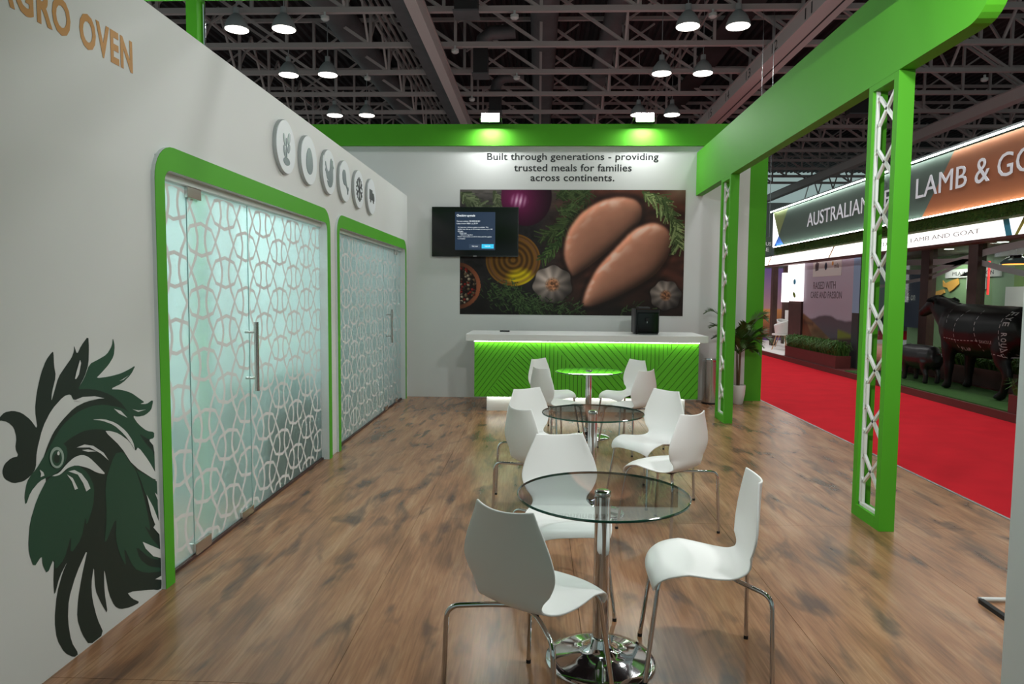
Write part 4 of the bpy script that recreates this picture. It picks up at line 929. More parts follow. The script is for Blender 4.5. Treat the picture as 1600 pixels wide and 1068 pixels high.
# ================================================================== chairs
PROF = [(.222, .418, .178), (.217, .436, .190), (.200, .455, .200), (.165, .467, .208), (.11, .468, .214), (.04, .460, .214), (-.04, .449, .205), (-.105, .444, .187), (-.15, .449, .164),
        (-.183, .468, .148), (-.203, .500, .153), (-.213, .540, .177), (-.220, .585, .200), (-.226, .630, .207), (-.231, .690, .193), (-.236, .750, .168), (-.241, .800, .144), (-.246, .838, .128)]
def chair_proto():
    t = thing('cafe_chair', (0, 0, 0), 'chair', 'chair', 'white chairs around the glass tables')
    P = np.array(PROF); k = len(P); tt = np.linspace(0, k-1, 3*(k-1)+1)
    def cr(c):
        out = []
        for q in tt:
            i = min(int(q), k-2); f = q-i; p0, p1, p2, p3 = P[max(i-1, 0), c], P[i, c], P[i+1, c], P[min(i+2, k-1), c]
            out.append(.5*((2*p1)+(-p0+p2)*f+(2*p0-5*p1+4*p2-p3)*f*f+(-p0+3*p1-3*p2+p3)*f**3))
        return np.array(out)
    yy, zz, ww = cr(0), cr(1), cr(2); nu = 16; m = len(tt); mb = MB(); vs_ = []
    for j in range(m):
        back = min(max((zz[j]-.46)/.08, 0), 1) if yy[j] < -.1 else 0
        top = min(max((zz[j]-.72)/.12, 0), 1) if yy[j] < -.1 else 0
        lip = min(max((yy[j]-.06)/.16, 0), 1)
        for i in range(nu+1):
            u = -1+2*i/nu; u2 = u*u
            vs_.append((u*ww[j], yy[j]+back*.034*u2-lip*.022*u2, zz[j]+(1-back)*(1-lip)*.014*u2-lip*.030*u2*abs(u)+top*.012*u2-top*.006))
    mb.add(vs_, [(j*(nu+1)+i, j*(nu+1)+i+1, (j+1)*(nu+1)+i+1, (j+1)*(nu+1)+i) for j in range(m-1) for i in range(nu)])
    sh = obj('seat_shell', mb, 'white_plastic', t, smooth=True, auto=180)
    so = sh.modifiers.new('thickness', 'SOLIDIFY'); so.thickness = .0085; so.offset = 0
    be = sh.modifiers.new('soft_edge', 'BEVEL'); be.width = .003; be.segments = 2; be.limit_method = 'ANGLE'; be.angle_limit = math.radians(50)
    def bend(path, r=.05, n=6):
        out = [Vector(path[0])]
        for i in range(1, len(path)-1):
            p = Vector(path[i]); a = (Vector(path[i-1])-p).normalized()*r+p; b = (Vector(path[i+1])-p).normalized()*r+p
            out += [a*(1-s)**2+2*p*s*(1-s)+b*s*s for s in (q/n for q in range(n+1))]
        return out+[Vector(path[-1])]
    for s in (-1, 1):
        for path in ([(s*.03, -.10, .428), (s*.095, -.13, .424), (s*.243, -.252, .42), (s*.259, -.261, .012)], [(s*.04, .10, .44), (s*.165, .178, .437), (s*.209, .230, .012)]):
            lg = obj('leg', MB().tube(bend(path), .0098, 12), 'chrome', t, smooth=True, auto=60)
            obj('rubber_foot', MB().lathe((path[-1][0], path[-1][1], 0), [(.0105, 0), (.0105, .016)], 12), 'black_rubber', lg, smooth=True)
    obj('under_plate', MB().box(-.09, .09, -.12, .12, .428, .446), 'dark_grey', t, bevel=.004)
    return t
CH = [(.011, 2.608, 54.5, 'white chair at the nearest table, its back to the camera on the left'),
      (.702, 2.949, 174.5, 'white chair in profile right of the nearest table'),
      (.152, 3.523, -82.2, 'white chair facing the camera behind the nearest table'),
      (.862, 4.649, 132.1, 'white chair with its back to the camera, near right of the middle table'),
      (.864, 5.411, 219.4, 'white chair facing left at the far right of the middle table'),
      (.057, 4.736, 36.8, 'white chair with its back to the camera, near left of the middle table'),
      (.042, 5.373, -53.9, 'white chair facing the camera at the far left of the middle table'),
      (.206, 7.249, 35.8, 'white chair with its back to the camera, near left of the farthest table'),
      (.176, 7.986, -39.6, 'white chair facing right at the far left of the farthest table'),
      (.946, 7.166, 133.9, 'white chair with its back to the camera, near right of the farthest table'),
      (.986, 7.992, 214.9, 'white chair facing left at the far right of the farthest table')]
proto = chair_proto()
for i, (x, y, a, lab) in enumerate(CH):
    t = proto if i == 0 else copy_tree(proto)
    t.location = (x, y, 0); t.rotation_euler = (0, 0, math.radians(a)-PI/2); t['label'] = lab

# ================================================================== neighbouring stand across the red aisle
XP = 6.11
plat = obj('stand_platform', MB().box(XP, 13, 6.5, 24.5, -.01, .10), 'maroon', label='low dark red platform of the stand across the aisle', cat='platform')
obj('lounge_floor', MB().box(XP+.03, 12.9, 17.62, 24.4, .1001, .106), 'lounge_floor', label='white floor covering of the lounge across the aisle', cat='flooring')
obj('artificial_turf', MB().box(XP+.05, 7.28, 9.23, 14.1, .1001, .115), 'turf', label='green artificial turf under the black cow', cat='turf')

# --- fascia sign
sg = thing('fascia_sign', (XP+.1, 12.8, 2.652), 'long fascia sign reading AUSTRALIAN BEEF, LAMB & GOAT', 'sign')
SZ0, SZ1 = 2.862, 3.752
obj('panel', MB().box(XP+.02, XP+.28, 6.6, 18.62, SZ0, SZ1), 'sign_green', sg, label='dark green-grey sign panel')
def on_sign(a, b, c=0): return (XP+.019-c, a, b)
def sgn_poly(nm, pts, m, c=.001): obj(nm, MB().flat(pts, lambda q: on_sign(q[0], q[1], c)), m, sg)
sgn_poly('orange_field', [(10.68, SZ1), (11.48, SZ0), (6.62, SZ0), (6.62, SZ1)], 'sign_orange')
sgn_poly('olive_field', [(18.6, SZ1), (17.54, SZ1), (18.15, 3.12)], 'sign_olive')
sgn_poly('blue_field', [(18.15, 3.12), (17.75, SZ0), (18.5, SZ0)], 'sign_blue')
sgn_poly('white_field', [(18.6, SZ1), (18.15, 3.12), (18.5, SZ0), (18.6, SZ0)], 'lightbox', .0012)
def sign_text(body, ya, yb, za, zb):
    put_text('sign_letters', body, lambda a, b, c: (XP+.012-c, -a, b), -ya, -yb, za, zb, 'sign_letter', sg, offset=0, spacing=1.02, thick=.008, label='pale raised lettering')
sign_text('AUSTRALIAN', 16.25, 13.28, 3.165, 3.465)
sign_text('BEEF,', 13.0, 11.87, 3.14, 3.465)
sign_text('LAMB', 11.67, 10.33, 3.185, 3.50)
sign_text('&', 10.14, 9.82, 3.18, 3.52)
sign_text('GOAT', 9.66, 8.30, 3.185, 3.50)
obj('light_strip', MB().box(XP-.05, XP-.035, 6.6, 18.64, SZ1+.012, SZ1+.03), 'led_sign', sg)
obj('top_cap', MB().box(XP-.06, XP+.3, 6.6, 18.66, SZ1+.03, SZ1+.06), 'aluminium', sg)
obj('light_strip', MB().box(XP-.05, XP-.035, 6.6, 18.3, SZ0-.03, SZ0-.014), 'led_sign', sg)
ms = obj('moss_band', MB().box(XP, XP+.28, 6.6, 18.4, 2.655, SZ0-.03), 'moss', sg, label='green moss strip')
tuft = MB()
for k in range(5200):
    y = random.uniform(6.6, 18.4); z = random.uniform(2.65, 2.84); l = .05; a = random.uniform(0, 2*PI)
    p = Vector((XP, y, z)); d = Vector((-.03, math.cos(a)*l*.5, math.sin(a)*l*.5)); w = Vector((0, .006, .003))
    tuft.add([p-w, p+w, p+d], [(0, 1, 2)])
obj('light_ledge', MB().box(XP-.055, XP+.02, 6.6, 18.4, SZ0-.036, SZ0-.03), 'aluminium', sg)
obj('moss_tufts', tuft, 'grass_blade', ms, kind='stuff')
# --- lit white band below the moss
lb = thing('lightbox_band', (XP+.25, 13, 2.38), 'glowing white band under the moss strip', 'light band')
obj('panel', MB().box(XP+.19, XP+.4, 6.6, 19.7, 2.425, 2.652), 'lightbox', lb)
obj('valance', MB().box(XP+.17, XP+.42, 6.6, 19.7, 2.385, 2.425), 'maroon', lb)
put_text('faint_lettering', 'RED MEAT, LAMB AND GOAT', lambda a, b, c: (XP+.187-c, -a, b), -13.3, -10.25, 2.50, 2.58, 'grey_print', lb, thick=.002)
for y0, m in ((9.72, 'sky_blue'), (9.48, 'yellow_olive')):
    mb = MB().prism([(y0+.05, 2.652), (y0-.07, 2.652), (y0-.15, 2.425), (y0-.03, 2.425)] if m == 'sky_blue' else [(y0-.12, 2.652), (y0-.2, 2.652), (y0-.02, 2.425), (y0+.04, 2.425)], lambda q: (XP+.186, q[0], q[1]), lambda q: (XP+.19, q[0], q[1]))
    obj('colour_stripe', mb, m, lb)
for y0 in (15.2, 19.2):
    obj('colour_stripe', MB().prism([(y0, 2.652), (y0-.05, 2.652), (y0+.2, 2.425), (y0+.25, 2.425)], lambda q: (XP+.186, q[0], q[1]), lambda q: (XP+.19, q[0], q[1])), 'gold', lb)
cb = obj('canopy', MB().box(XP+.42, 12.8, 6.6, 19.7, 2.60, 2.72), 'wood_dark', label='dark canopy above the neighbouring stand', cat='canopy')
for i, (x, y) in enumerate(((6.95, 12.7), (6.95, 11.2), (7.4, 13.3), (7.4, 11.6), (7.0, 9.8), (8.4, 13), (8.6, 15))):
    obj('downlight', MB().lathe((x, y, 2.594), [(.09, 0), (.09, .008)], 18), 'led_white', cb)

# --- lightbox column and landscape mural
lc = thing('lightbox_column', (6.65, 18.05, .1), 'wooden column with white glowing box beside the landscape mural', 'column')
obj('wood_base', MB().box(6.56, 6.80, 17.62, 18.48, .10, 1.46), 'wood_dark', lc)
lbx = obj('light_box', MB().box(6.52, 6.82, 17.62, 18.50, 1.46, 2.45), 'lightbox', lc)
ar = [(17.62, 2.45), (18.48, 2.45)]+[(17.62+.86*math.cos(a), 2.45+.36*math.sin(a)) for a in (PI/2*k/8 for k in range(1, 9))]
obj('arched_top', MB().prism(ar, lambda q: (6.56, q[0], q[1]), lambda q: (6.80, q[0], q[1])), 'wood_dark', lc)
obj('emblem', MB().flat(elp(18.0, 1.95, .09, .07), lambda q: (6.518, q[0], q[1])), 'sky_blue', lbx)
obj('emblem', MB().flat(elp(18.0, 1.62, .11, .06, .5), lambda q: (6.518, q[0], q[1])), 'interior_lime', lbx)
def landscape(U, V):
    x = U; y = V; C = np.zeros(x.shape+(3,))
    C[:] = np.array([168, 152, 168])+(np.array([196, 190, 206])-np.array([168, 152, 168]))*(1-y)[..., None]
    def blend(mask, col):
        mask = np.clip(mask, 0, 1)[..., None]; C[:] = C*(1-mask)+np.asarray(col)*mask
    hz = .585+.02*np.sin(x*9)+.012*vnoise(x*100, x*0, 9, 3)
    blend(np.clip((y-hz)*60, 0, 1), (96, 84, 92))
    blend(np.clip((y-(.70+.02*np.sin(x*7)))*40, 0, 1)*(x > .75), (120, 122, 52))
    h1 = .565+.38*x**1.15; blend(np.clip((y-h1)*50, 0, 1), np.array([126, 92, 66])*(.75+.4*vnoise(x*60, y*160, 9, 4))[..., None])
    h2 = .62+1.3*np.maximum(x-.05, 0)**1.2; blend(np.clip((y-h2)*40, 0, 1)*(x < .5), np.array([112, 66, 46])*(.8+.3*vnoise(x*90, y*90, 10, 6))[..., None])
    h3 = .80-.10*(x-.4); blend(np.clip((y-h3)*30, 0, 1)*np.clip((x-.35)*6, 0, 1), (70, 48, 52))
    blend(np.clip((.03-np.abs(y-.66-.05*x))*30, 0, 1)*(x > .02)*(x < .25)*.6, (60, 46, 40))
    return C
lm = thing('landscape_mural', (6.65, 16.1, .1), 'mural wall of rolling farmland reading RAISED WITH CARE AND PASSION', 'mural')
obj('panel', MB().box(6.61, 6.72, 14.58, 17.60, .10, 2.593), 'dark_grey', lm)
paint_grid('printed_picture', 110, 90, lambda u, v: (6.605, 17.60-u*2.72, 2.593-v*2.49), landscape, 'printed_photo', lm)
obj('blue_panel', MB().box(6.600, 6.61, 14.58, 14.88, 1.25, 2.593), 'pale_blue', lm)
obj('dark_panel', MB().box(6.600, 6.61, 14.58, 14.88, .10, 1.25), 'dark_grey', lm)
cp = obj('logo_card', MB().box(6.598, 6.605, 15.48, 17.05, 2.05, 2.47), 'pale_card', lm)
obj('logo_mark', MB().flat([(16.9, 2.18), (16.72, 2.2), (16.7, 2.36), (16.82, 2.4), (16.92, 2.34)], lambda q: (6.597, q[0], q[1])), 'text_brown', cp)
obj('logo_mark', MB().flat(elp(16.3, 2.28, .07, .09), lambda q: (6.597, q[0], q[1])), 'navy', cp)
obj('logo_mark', MB().flat(elp(15.93, 2.33, .05, .05), lambda q: (6.597, q[0], q[1])), 'gold', cp)
put_text('logo_letters', 'mla', lambda a, b, c: (6.597-c, -a, b), -15.84, -15.6, 2.22, 2.33, 'text_brown', cp, thick=.001)
put_text('mural_letters', 'RAISED WITH', lambda a, b, c: (6.604-c, -a, b), -17.0, -15.75, 1.76, 1.93, 'text_brown', lm, thick=.001)
put_text('mural_letters', 'CARE AND PASSION', lambda a, b, c: (6.604-c, -a, b), -17.15, -15.42, 1.545, 1.70, 'text_brown', lm, thick=.001)

# --- planters with grass
def planter(x0, x1, y0, y1, h, n, hg, label, m='maroon'):
    t = thing('planter', ((x0+x1)/2, (y0+y1)/2, .1), label, 'planter', 'grass planters of the neighbouring stand')
    bx_ = MB().box(x0, x1, y0, y0+.03, .1, h).box(x0, x1, y1-.03, y1, .1, h).box(x0, x0+.03, y0+.03, y1-.03, .1, h).box(x1-.03, x1, y0+.03, y1-.03, .1, h)
    obj('trough', bx_, m, t); obj('soil', MB().box(x0+.03, x1-.03, y0+.03, y1-.03, h-.06, h-.03), 'soil', t)
    g = MB()
    for k in range(n):
        p = Vector((random.uniform(x0+.03, x1-.03), random.uniform(y0+.03, y1-.03), h-.04)); a = random.uniform(0, 2*PI); l = hg*random.uniform(.6, 1.2); b = random.uniform(.3, 1.25)*l
        d = Vector((math.cos(a), math.sin(a), 0)); w = Vector((-d.y, d.x, 0))*.007
        d = Vector((d.x*min(1, (x1+.05-p.x)/max(b*d.x, 1e-3)) if d.x > 0 else d.x, d.y*.4, 0))
        g.add([p-w, p+w, p+d*b*.35+Vector((0, 0, l*.7))+w, p+d*b*.35+Vector((0, 0, l*.7))-w, p+d*b+Vector((0, 0, l*random.uniform(.3, .8)))], [(0, 1, 2, 3), (3, 2, 4)])
    obj('grass', g, 'grass_blade', t, kind='stuff')
planter(6.16, 6.47, 14.55, 17.5, .36, 2600, .40, 'long dark red planter of grass before the landscape mural')
planter(7.46, 7.78, 9.0, 14.3, .40, 4200, .34, 'long planter of grass behind the black cow', 'wood_dark')
planter(6.14, 6.55, 8.35, 9.22, .34, 500, .34, 'short dark red planter at the cow\'s tail end')

# --- glazed room behind
for y0, y1, lab in ((14.37, 14.67, 'dark timber post behind the cow\'s head'), (12.82, 13.10, 'dark timber post above the cow\'s back'), (10.9, 11.16, 'dark timber post at the right of the glass wall'), (16.9, 17.2, 'dark timber post behind the landscape mural')):
    obj('timber_post', MB().box(7.86, 8.02, y0, y1, .10, 2.593), 'wood_dark', label=lab, cat='post', group='timber posts', bevel=.005)
for a, b, lab in ((14.67, 16.9, 'glass pane left of the timber post behind the cow\'s head'), (13.10, 14.37, 'glass pane between the two timber posts above the cow'), (11.16, 12.82, 'glass pane right of the timber post above the cow\'s back')):
    g = obj('window_pane', MB().box(7.935, 7.945, a+.005, b-.005, .11, 2.588), 'pane_glass', label=lab, cat='window')
    band = MB()
    up = [(16.9, 2.36), (15.5, 2.33), (14.5, 2.30), (13.6, 2.27), (13.2, 2.32), (12.7, 2.40), (11.9, 2.47), (11.1, 2.5)]
    dn_ = [(16.9, 2.15), (15.5, 2.13), (14.5, 2.10), (13.9, 2.20), (13.4, 2.26), (12.9, 2.23), (12.2, 2.08), (11.5, 1.95), (11.1, 1.9)]
    dia = [(16.9, 1.8), (14.4, 1.98), (13.9, 2.10), (13.3, 2.26)]
    for path, w in ((up, .12), (dn_, .10), (dia, .07)):
        for q in ribbon(path, w):
            q = clip_poly(clip_poly(q, 0, a+.01, True), 0, b-.01, False) if q else q
            if len(q) >= 3: band.add([(7.932, p[0], p[1]) for p in q], [tuple(range(len(q)))])
    if band.v: obj('frosted_band', band, 'frost_band', g)
ir = thing('wall_neighbour', (9.9, 14, .1), 'green inner wall of the glazed room on the neighbouring stand', None, None, 'structure')
obj('wall_panel', MB().box(9.9, 10.0, 14.9, 19, .101, 2.592), 'interior_green', ir)
obj('wall_panel', MB().box(9.9, 10.0, 8.0, 14.9, .101, 2.592), 'interior_lime', ir)
obj('header_board', MB().box(9.86, 9.9, 15.3, 17.3, 2.05, 2.25), 'pale_card', ir)
put_text('lettering', 'MLA INNOVATION', lambda a, b, c: (9.858-c, -a, b), -17.0, -15.5, 2.10, 2.19, 'ink', ir, thick=.001)
obj('navy_board', MB().box(9.7, 9.8, 18.0, 19.0, .8, 2.2), 'navy', ir)
put_text('lettering', '& on', lambda a, b, c: (9.698-c, -a, b), -18.7, -18.3, 1.5, 1.7, 'print_white', ir, thick=.001)
put_text('lettering', 'EE', lambda a, b, c: (7.94-c, -a, b), -15.6, -15.2, 1.62, 1.74, 'grey_print', ir, thick=.001)
gm_ = MB()
for p in ([(17.95, 1.58), (17.75, 1.72), (17.35, 1.78), (17.3, 1.7), (17.6, 1.6), (17.8, 1.5)], [(17.4, 2.0), (17.3, 1.92), (17.0, 2.0), (16.8, 2.03), (16.75, 1.9), (16.95, 1.78), (17.1, 1.72), (17.2, 1.82), (17.38, 1.85)], [(16.75, 2.08), (16.55, 2.16), (16.3, 2.18), (16.3, 2.1), (16.5, 2.08)]):
    gm_.prism(p, lambda q: (9.86, q[0], q[1]), lambda q: (9.885, q[0], q[1]))
obj('gold_map', gm_, 'gold', ir, label='gold map silhouette')
cd_ = obj('logo_card', MB().box(9.86, 9.9, 15.75, 16.45, 1.78, 2.04), 'pale_card', ir)
put_text('logo_letters', 'mla', lambda a, b, c: (9.857-c, -a, b), -16.15, -15.85, 1.86, 1.97, 'text_brown', cd_, thick=.001)
obj('white_board', MB().box(9.8, 9.85, 14.35, 15.0, .6, 1.82), 'pale_card', ir)
obj('red_neon_tube', MB().tube([(9.0, 14.3, 1.65), (9.0, 14.3, 2.32)], .02, 8), 'red_neon', ir)
obj('room_back', MB().box(12.6, 12.7, 6.6, 19, .101, 2.592), 'interior_grey', ir)
for ly_ in (10.5, 13.5, 16.5):
    area('glazed_room_light', (9.2, ly_, 2.55), .8, 38, (1, .97, .92))
pn = thing('pendant_lamp', (8.6, 12.93, 2.1), 'dark pendant lamp with orange glow in the glazed room', 'lamp')
obj('shade', MB().lathe((8.6, 12.93, 2.20), [(.24, 0), (.235, .03), (.16, .10), (.1, .13), (.09, .17)], 24), 'black_plastic', pn, smooth=True)
obj('glow_ring', MB().lathe((8.6, 12.93, 2.19), [(.2, 0), (.2, .009)], 24), 'warm_glow', pn)
obj('cord', MB().tube([(8.6, 12.93, 2.36), (8.6, 12.93, 2.597)], .006, 6), 'black_plastic', pn)

# --- lounge further back
obj('timber_post', MB().box(6.98, 7.12, 21.0, 21.2, .106, 2.50), 'wood_dark', label='slim timber post in the white-floored lounge', cat='post', group='timber posts', bevel=.005)
def tub_chair(x, y, a, label):
    t = thing('tub_chair', (x, y, .106), label, 'chair', 'white lounge chairs across the aisle')
    c, s = math.cos(a), math.sin(a); F_ = lambda lx, ly, lz: (x+lx*c-ly*s, y+lx*s+ly*c, .106+lz)
    mb = MB(); nu, nv = 14, 6; vs_ = []
    for j in range(nv+1):
        t_ = j/nv
        for i in range(nu+1):
            th = -PI*.72+2*PI*.72*i/nu; r = .20+.06*t_; h = .42+(.40-.16*(1-math.cos(th))/2*1.0)*t_
            vs_.append(F_(r*math.sin(th), -r*math.cos(th), h))
    mb.add(vs_, [(j*(nu+1)+i, j*(nu+1)+i+1, (j+1)*(nu+1)+i+1, (j+1)*(nu+1)+i) for j in range(nv) for i in range(nu)])
    b = obj('backrest', mb, 'white_plastic', t, smooth=True); b.modifiers.new('thickness', 'SOLIDIFY').thickness = .02
    obj('seat', MB().prism([(.22*math.cos(2*PI*k/20), .22*math.sin(2*PI*k/20)) for k in range(20)], lambda q: F_(q[0], q[1], .44), lambda q: F_(q[0], q[1], .40)), 'white_plastic', t)
    for sx_ in (-1, 1):
        for sy_ in (-1, 1): obj('leg', MB().tube([F_(sx_*.1, sy_*.1, .41), F_(sx_*.2, sy_*.2, 0)], .012, 6), 'beige_wood', t)
tub_chair(6.72, 19.5, 1.2, 'white tub chair with thin wooden legs, nearer in the lounge')
tub_chair(7.15, 20.3, 3.6, 'white tub chair with thin wooden legs, farther in the lounge')
tb = thing('lounge_table', (7.4, 19.4, .106), 'white lounge table between the tub chairs', 'table')
obj('top', MB().lathe((7.4, 19.4, .82), [(.38, 0), (.38, .025)], 28), 'white_plastic', tb)
obj('column', MB().tube([(7.4, 19.4, .12), (7.4, 19.4, .82)], .03, 10), 'aluminium', tb); obj('base', MB().lathe((7.4, 19.4, .106), [(.2, 0), (.2, .014)], 20), 'aluminium', tb)
wc = thing('white_counter', (7.9, 21.3, .106), 'white reception block with a dark opening in the lounge', 'counter')
obj('body', MB().box(7.6, 8.3, 21.1, 21.7, .106, 1.15), 'white_plastic', wc); obj('opening', MB().box(7.7, 8.2, 21.08, 21.1, .3, .9), 'dark_grey', wc)
def sunset(U, V):
    C = np.zeros(U.shape+(3,)); t_ = V[..., None]
    C[:] = np.where(t_ < .6, np.array([120, 96, 160])*(1-t_/.6)+np.array([196, 150, 150])*t_/.6, np.array([222, 150, 92])*(1-(t_-.6)/.4)+np.array([110, 62, 52])*(t_-.6)/.4)
    return C
pw = thing('sunset_mural', (7.4, 23.6, .1), 'purple and orange sunset wall at the back of the lounge', 'mural')
obj('panel', MB().box(6.3, 8.5, 23.52, 23.7, .106, 2.5), 'purple_print', pw)
paint_grid('printed_picture', 20, 40, lambda u, v: (6.3+u*2.2, 23.515, 2.5-v*2.3), sunset, 'printed_photo', pw)
put_text('lettering', 'MA', lambda a, b, c: (a, 23.51-c, b), 6.55, 7.0, 1.55, 1.75, 'ink', pw, thick=.001)
nb_ = thing('navy_banner', (8.35, 22.4, .1), 'dark navy banner with white lettering in the lounge', 'banner')
obj('panel', MB().box(8.0, 8.9, 22.3, 22.36, .106, 2.45), 'navy', nb_)
put_text('lettering', 'Fi', lambda a, b, c: (a, 22.298-c, b), 8.15, 8.4, 2.0, 2.2, 'print_white', nb_, thick=.001)
obj('text_rows', MB().box(8.12, 8.5, 22.296, 22.3, 1.7, 1.74).box(8.12, 8.45, 22.296, 22.3, 1.6, 1.64), 'print_white', nb_)
obj('yellow_mark', MB().box(8.1, 8.25, 22.296, 22.3, 1.0, 1.35), 'gold', nb_)
lc2 = thing('lightbox_column', (7.75, 21.9, .1), 'slim wooden column with small glowing box, deeper in the lounge', 'column')
obj('wood_base', MB().box(7.6, 7.9, 21.85, 22.0, .106, 1.4), 'wood_dark', lc2); obj('light_box', MB().box(7.58, 7.92, 21.83, 22.02, 1.4, 2.3), 'lightbox', lc2); obj('wood_top', MB().box(7.6, 7.9, 21.85, 22.0, 2.3, 2.5), 'wood_dark', lc2)
gb = thing('hanging_sign', (6.5, 20.0, 2.7), 'small hanging green sign with white letters AUS BE', 'sign')
obj('board', MB().box(6.12, 6.56, 20.0, 20.06, 2.72, 3.24), 'sign_green', gb)
put_text('lettering', 'AUS', lambda a, b, c: (a, 19.998-c, b), 6.30, 6.555, 3.0, 3.10, 'print_white', gb, offset=.01, thick=.002)
put_text('lettering', 'BE', lambda a, b, c: (a, 19.998-c, b), 6.32, 6.49, 2.84, 2.94, 'print_white', gb, offset=.01, thick=.002)
obj('hanger', MB().bar((6.2, 20.03, 3.24), (6.2, 20.2, 9.55), .012).bar((6.5, 20.03, 3.24), (6.5, 20.2, 9.55), .012), 'aluminium', gb)

# ================================================================== animals
def animal(name, parts, vox, m, label, cat, base):
    """parts: lists of (centre, rx, rz) rings swept along a path; fused into one continuous body"""
    mb = MB()
    for rings in parts:
        n_ = 16; vs_ = []
        P = [Vector(r[0]) for r in rings]
        for i, (c, ra, rb) in enumerate(rings):
            d = (P[min(i+1, len(P)-1)]-P[max(i-1, 0)]).normalized(); side = Vector((1, 0, 0)); side = (side-d*side.dot(d)).normalized(); up_ = side.cross(d).normalized()
            vs_ += [P[i]+side*ra*math.cos(2*PI*k/n_)+up_*rb*math.sin(2*PI*k/n_) for k in range(n_)]
        fs_ = [(i*n_+k, i*n_+(k+1) % n_, (i+1)*n_+(k+1) % n_, (i+1)*n_+k) for i in range(len(P)-1) for k in range(n_)]
        fs_ += [tuple(range(n_-1, -1, -1)), tuple((len(P)-1)*n_+k for k in range(n_))]
        mb.add(vs_, fs_)
    mb.v = [(a, b, max(c, G0+.002)) for a, b, c in mb.v]
    t = thing(name, base, label, cat)
    o = obj('body', mb, m, t, smooth=True, auto=180)
    r = o.modifiers.new('fuse', 'REMESH'); r.mode = 'VOXEL'; r.voxel_size = vox; r.use_smooth_shade = True
    s = o.modifiers.new('smooth', 'SMOOTH'); s.factor = .5; s.iterations = 4
    return t, o
G0 = .115
def cx(y, z, ra, rb, x=6.86): return ((x, y, z), ra, rb)
cow_parts = [
    [cx(9.80, 1.20, .10, .12), cx(9.86, 1.14, .22, .26), cx(10.05, 1.11, .30, .36), cx(10.35, 1.10, .33, .38), cx(10.7, 1.07, .37, .41), cx(11.1, 1.07, .37, .42), cx(11.45, 1.10, .33, .40), cx(11.7, 1.14, .26, .34), cx(11.85, 1.18, .17, .26)],
    [cx(11.5, 1.16, .22, .33), cx(11.8, 1.25, .19, .30), cx(12.02, 1.37, .155, .235), cx(12.2, 1.46, .125, .165)],
    [cx(12.10, 1.52, .11, .12), cx(12.2, 1.50, .13, .145), cx(12.36, 1.44, .115, .13), cx(12.55, 1.36, .085, .095), cx(12.66, 1.31, .082, .08), cx(12.70, 1.295, .06, .055)],
    # near (aisle side) and far fore legs
    [cx(11.50, 1.0, .12, .19, 6.68), cx(11.48, .75, .10, .13, 6.66), cx(11.47, .56, .075, .085, 6.66), cx(11.46, .48, .075, .08, 6.66), cx(11.46, .28, .052, .058, 6.66), cx(11.47, .19, .06, .065, 6.66), cx(11.51, .14, .065, .085, 6.66), cx(11.52, .117, .068, .09, 6.66)],
    [cx(11.52, 1.0, .12, .19, 7.05), cx(11.55, .75, .10, .13, 7.06), cx(11.57, .56, .075, .085, 7.06), cx(11.58, .48, .075, .08, 7.06), cx(11.58, .28, .052, .058, 7.06), cx(11.59, .19, .06, .065, 7.06), cx(11.63, .14, .065, .085, 7.06), cx(11.64, .117, .068, .09, 7.06)],
    # hind legs: stifle forward, hock back
    [cx(10.12, 1.05, .14, .26, 6.70), cx(10.20, .82, .13, .20, 6.67), cx(10.16, .66, .095, .13, 6.66), cx(10.06, .54, .07, .085, 6.66), cx(10.04, .47, .065, .075, 6.66), cx(10.10, .28, .052, .058, 6.66), cx(10.15, .19, .06, .065, 6.66), cx(10.21, .14, .065, .09, 6.66), cx(10.22, .117, .068, .095, 6.66)],
    [cx(10.02, 1.05, .14, .26, 7.03), cx(10.02, .82, .13, .20, 7.06), cx(9.95, .66, .095, .13, 7.06), cx(9.83, .54, .07, .085, 7.06), cx(9.80, .47, .065, .075, 7.06), cx(9.82, .28, .052, .058, 7.06), cx(9.85, .19, .06, .065, 7.06), cx(9.91, .14, .065, .09, 7.06), cx(9.92, .117, .068, .095, 7.06)],
]
for s in (-1, 1):   # ears
    cow_parts.append([((6.86+s*.10, 12.12, 1.545), .03, .04), ((6.86+s*.20, 12.08, 1.55), .035, .055), ((6.86+s*.29, 12.05, 1.53), .012, .02)])
cow, cow_body = animal('cow_figure', cow_parts, .028, 'cow_black', 'life-size glossy black cow figure with dashed butcher\'s lines', 'cow figure', (6.86, 11.0, G0))
obj('tail', MB().tube([(6.86, 9.83, 1.36), (6.86, 9.76, 1.25), (6.84, 9.75, 1.0), (6.84, 9.76, .75), (6.84, 9.77, .58), (6.84, 9.77, .48)], [.03, .028, .022, .02, .035, .01], 10), 'cow_black', cow, smooth=True)
# chalk lines and words projected onto the flank
dg = bpy.context.evaluated_depsgraph_get(); dg.update()
ev = cow_body.evaluated_get(dg); me_ = ev.to_mesh(); bvh = BVHTree.FromPolygons([v.co+ORG[cow] for v in me_.vertices], [tuple(p.vertices) for p in me_.polygons]); ev.to_mesh_clear()
def flank(y, z, out=.004):
    h = bvh.ray_cast(Vector((5.5, y, z)), Vector((1, 0, 0)))
    return (h[0].x-out, y, z) if h[0] is not None and h[0].x < 6.95 else None
def chalk(path, closed=False):
    mb = MB(); path = np.array(path); seg = np.r_[0, np.cumsum(np.hypot(*np.diff(path, axis=0).T))]; s = 0
    while s < seg[-1]:
        ends = []
        for q in (s, min(s+.05, seg[-1])): ends.append((np.interp(q, seg, path[:, 0]), np.interp(q, seg, path[:, 1])))
        for q in ribbon(ends, .010):
            pts = [flank(*p) for p in q]
            if all(pts): obj('chalk_dash', MB().add(pts, [(0, 1, 2, 3)]), 'grey_print', cow)
        s += .085
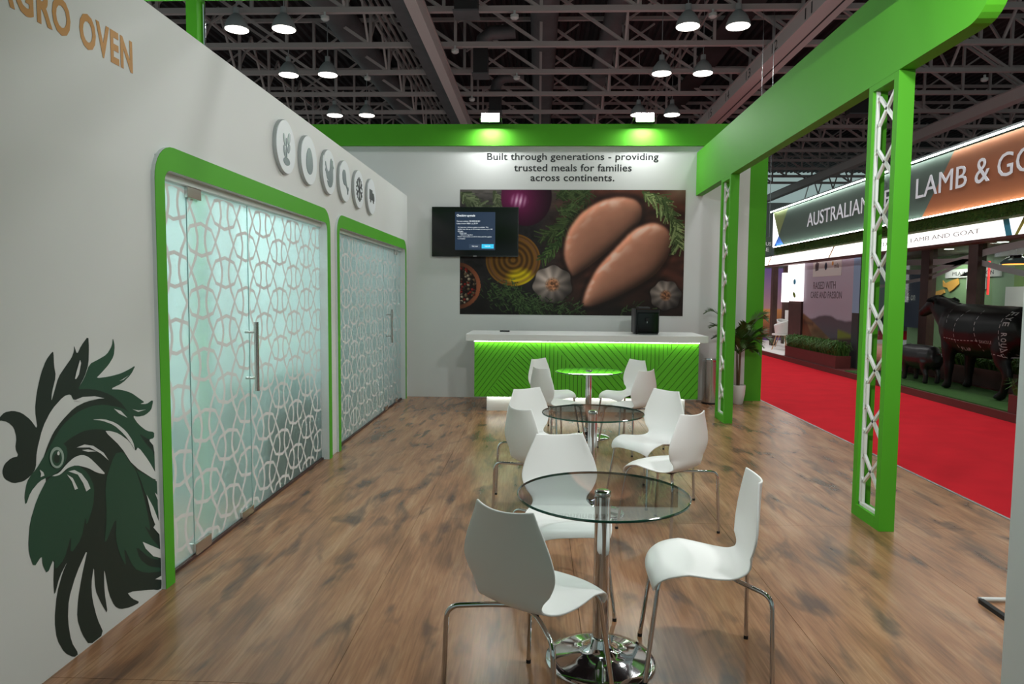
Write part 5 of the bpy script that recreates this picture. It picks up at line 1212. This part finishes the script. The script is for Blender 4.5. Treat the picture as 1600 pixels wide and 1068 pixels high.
chalk([(11.42, 1.40), (11.40, 1.30), (11.36, 1.18)]); chalk([(10.95, 1.40), (11.08, 1.25), (11.10, 1.0), (11.05, .75)]); chalk([(10.62, 1.40), (10.63, 1.2), (10.58, .98), (10.52, .8)])
chalk([(11.45, .95), (11.0, .93), (10.55, .95)]); chalk([(10.0, 1.42), (10.12, 1.3), (10.13, 1.05), (10.08, .85), (9.98, .62)]); chalk([(10.3, .78), (10.18, .78), (10.05, .76)])
def flank_text(body, f, a0, a1, b0, b1):
    n_ = len(body); st = (a1-a0)/n_
    for k, chx in enumerate(body):
        if chx == ' ': continue
        v, fc = text_geo(chx, .01); lo = v.min(0); hi = v.max(0); s0 = a0+k*st; s1 = s0+st*.72
        A = s0+(v[:, 0]-lo[0])/(hi[0]-lo[0])*(s1-s0); B = b0+(v[:, 1]-lo[1])/(hi[1]-lo[1])*(b1-b0); pts = [flank(*f(p, q)) for p, q in zip(A, B)]
        if all(pts): mb = MB(); mb.add(pts, fc); obj('chalk_letter', mb, 'grey_print', cow)
flank_text('FLAP', lambda p, q: (-p, q), -11.0, -10.76, .78, .83)
flank_text('SHACKLE', lambda p, q: (-p, q), -10.52, -10.27, .92, .965)
flank_text('EYE ROUND', lambda p, q: (10.08-q*1.2, 1.40-p), 0, .68, 0, .07)

def pig(name, x0, y0, s, m, label):
    def c(y, z, ra, rb, x=0): return ((x0+x*s, y0+y*s, G0+z*s), ra*s, rb*s)
    parts = [[c(-.48, .46, .08, .1), c(-.42, .45, .15, .18), c(-.2, .43, .19, .21), c(.1, .42, .2, .215), c(.35, .44, .17, .19), c(.48, .47, .12, .15)],
             [c(.38, .47, .14, .16), c(.55, .46, .12, .13), c(.68, .42, .075, .08), c(.76, .40, .06, .055)]]
    for sx_ in (-1, 1):
        parts.append([c(.3, .36, .07, .09, sx_*.1), c(.3, .2, .045, .05, sx_*.1), c(.3, .1, .036, .038, sx_*.1), c(.32, .005, .042, .048, sx_*.1)])
        parts.append([c(-.32, .38, .08, .12, sx_*.1), c(-.30, .24, .055, .07, sx_*.1), c(-.36, .15, .038, .042, sx_*.1), c(-.34, .005, .042, .048, sx_*.1)])
        parts.append([((x0+sx_*.07*s, y0+.52*s, G0+.56*s), .03*s, .04*s), ((x0+sx_*.12*s, y0+.56*s, G0+.62*s), .012*s, .03*s)])
    t, o = animal(name, parts, .018, m, label, 'pig figure', (x0, y0, G0))
    obj('tail', MB().tube([(x0, y0-.47*s, G0+.5*s), (x0+.03*s, y0-.56*s, G0+.52*s), (x0, y0-.62*s, G0+.47*s)], .012*s, 6), m, t, smooth=True)
    return t
pgb = pig('pig_figure', 6.72, 12.40, 1.02, 'pig_black', 'small black pig figure on the turf before the cow\'s head')
pig('pig_figure', 6.74, 13.80, .88, 'pig_pink', 'pink pig figure half hidden behind the near green column')
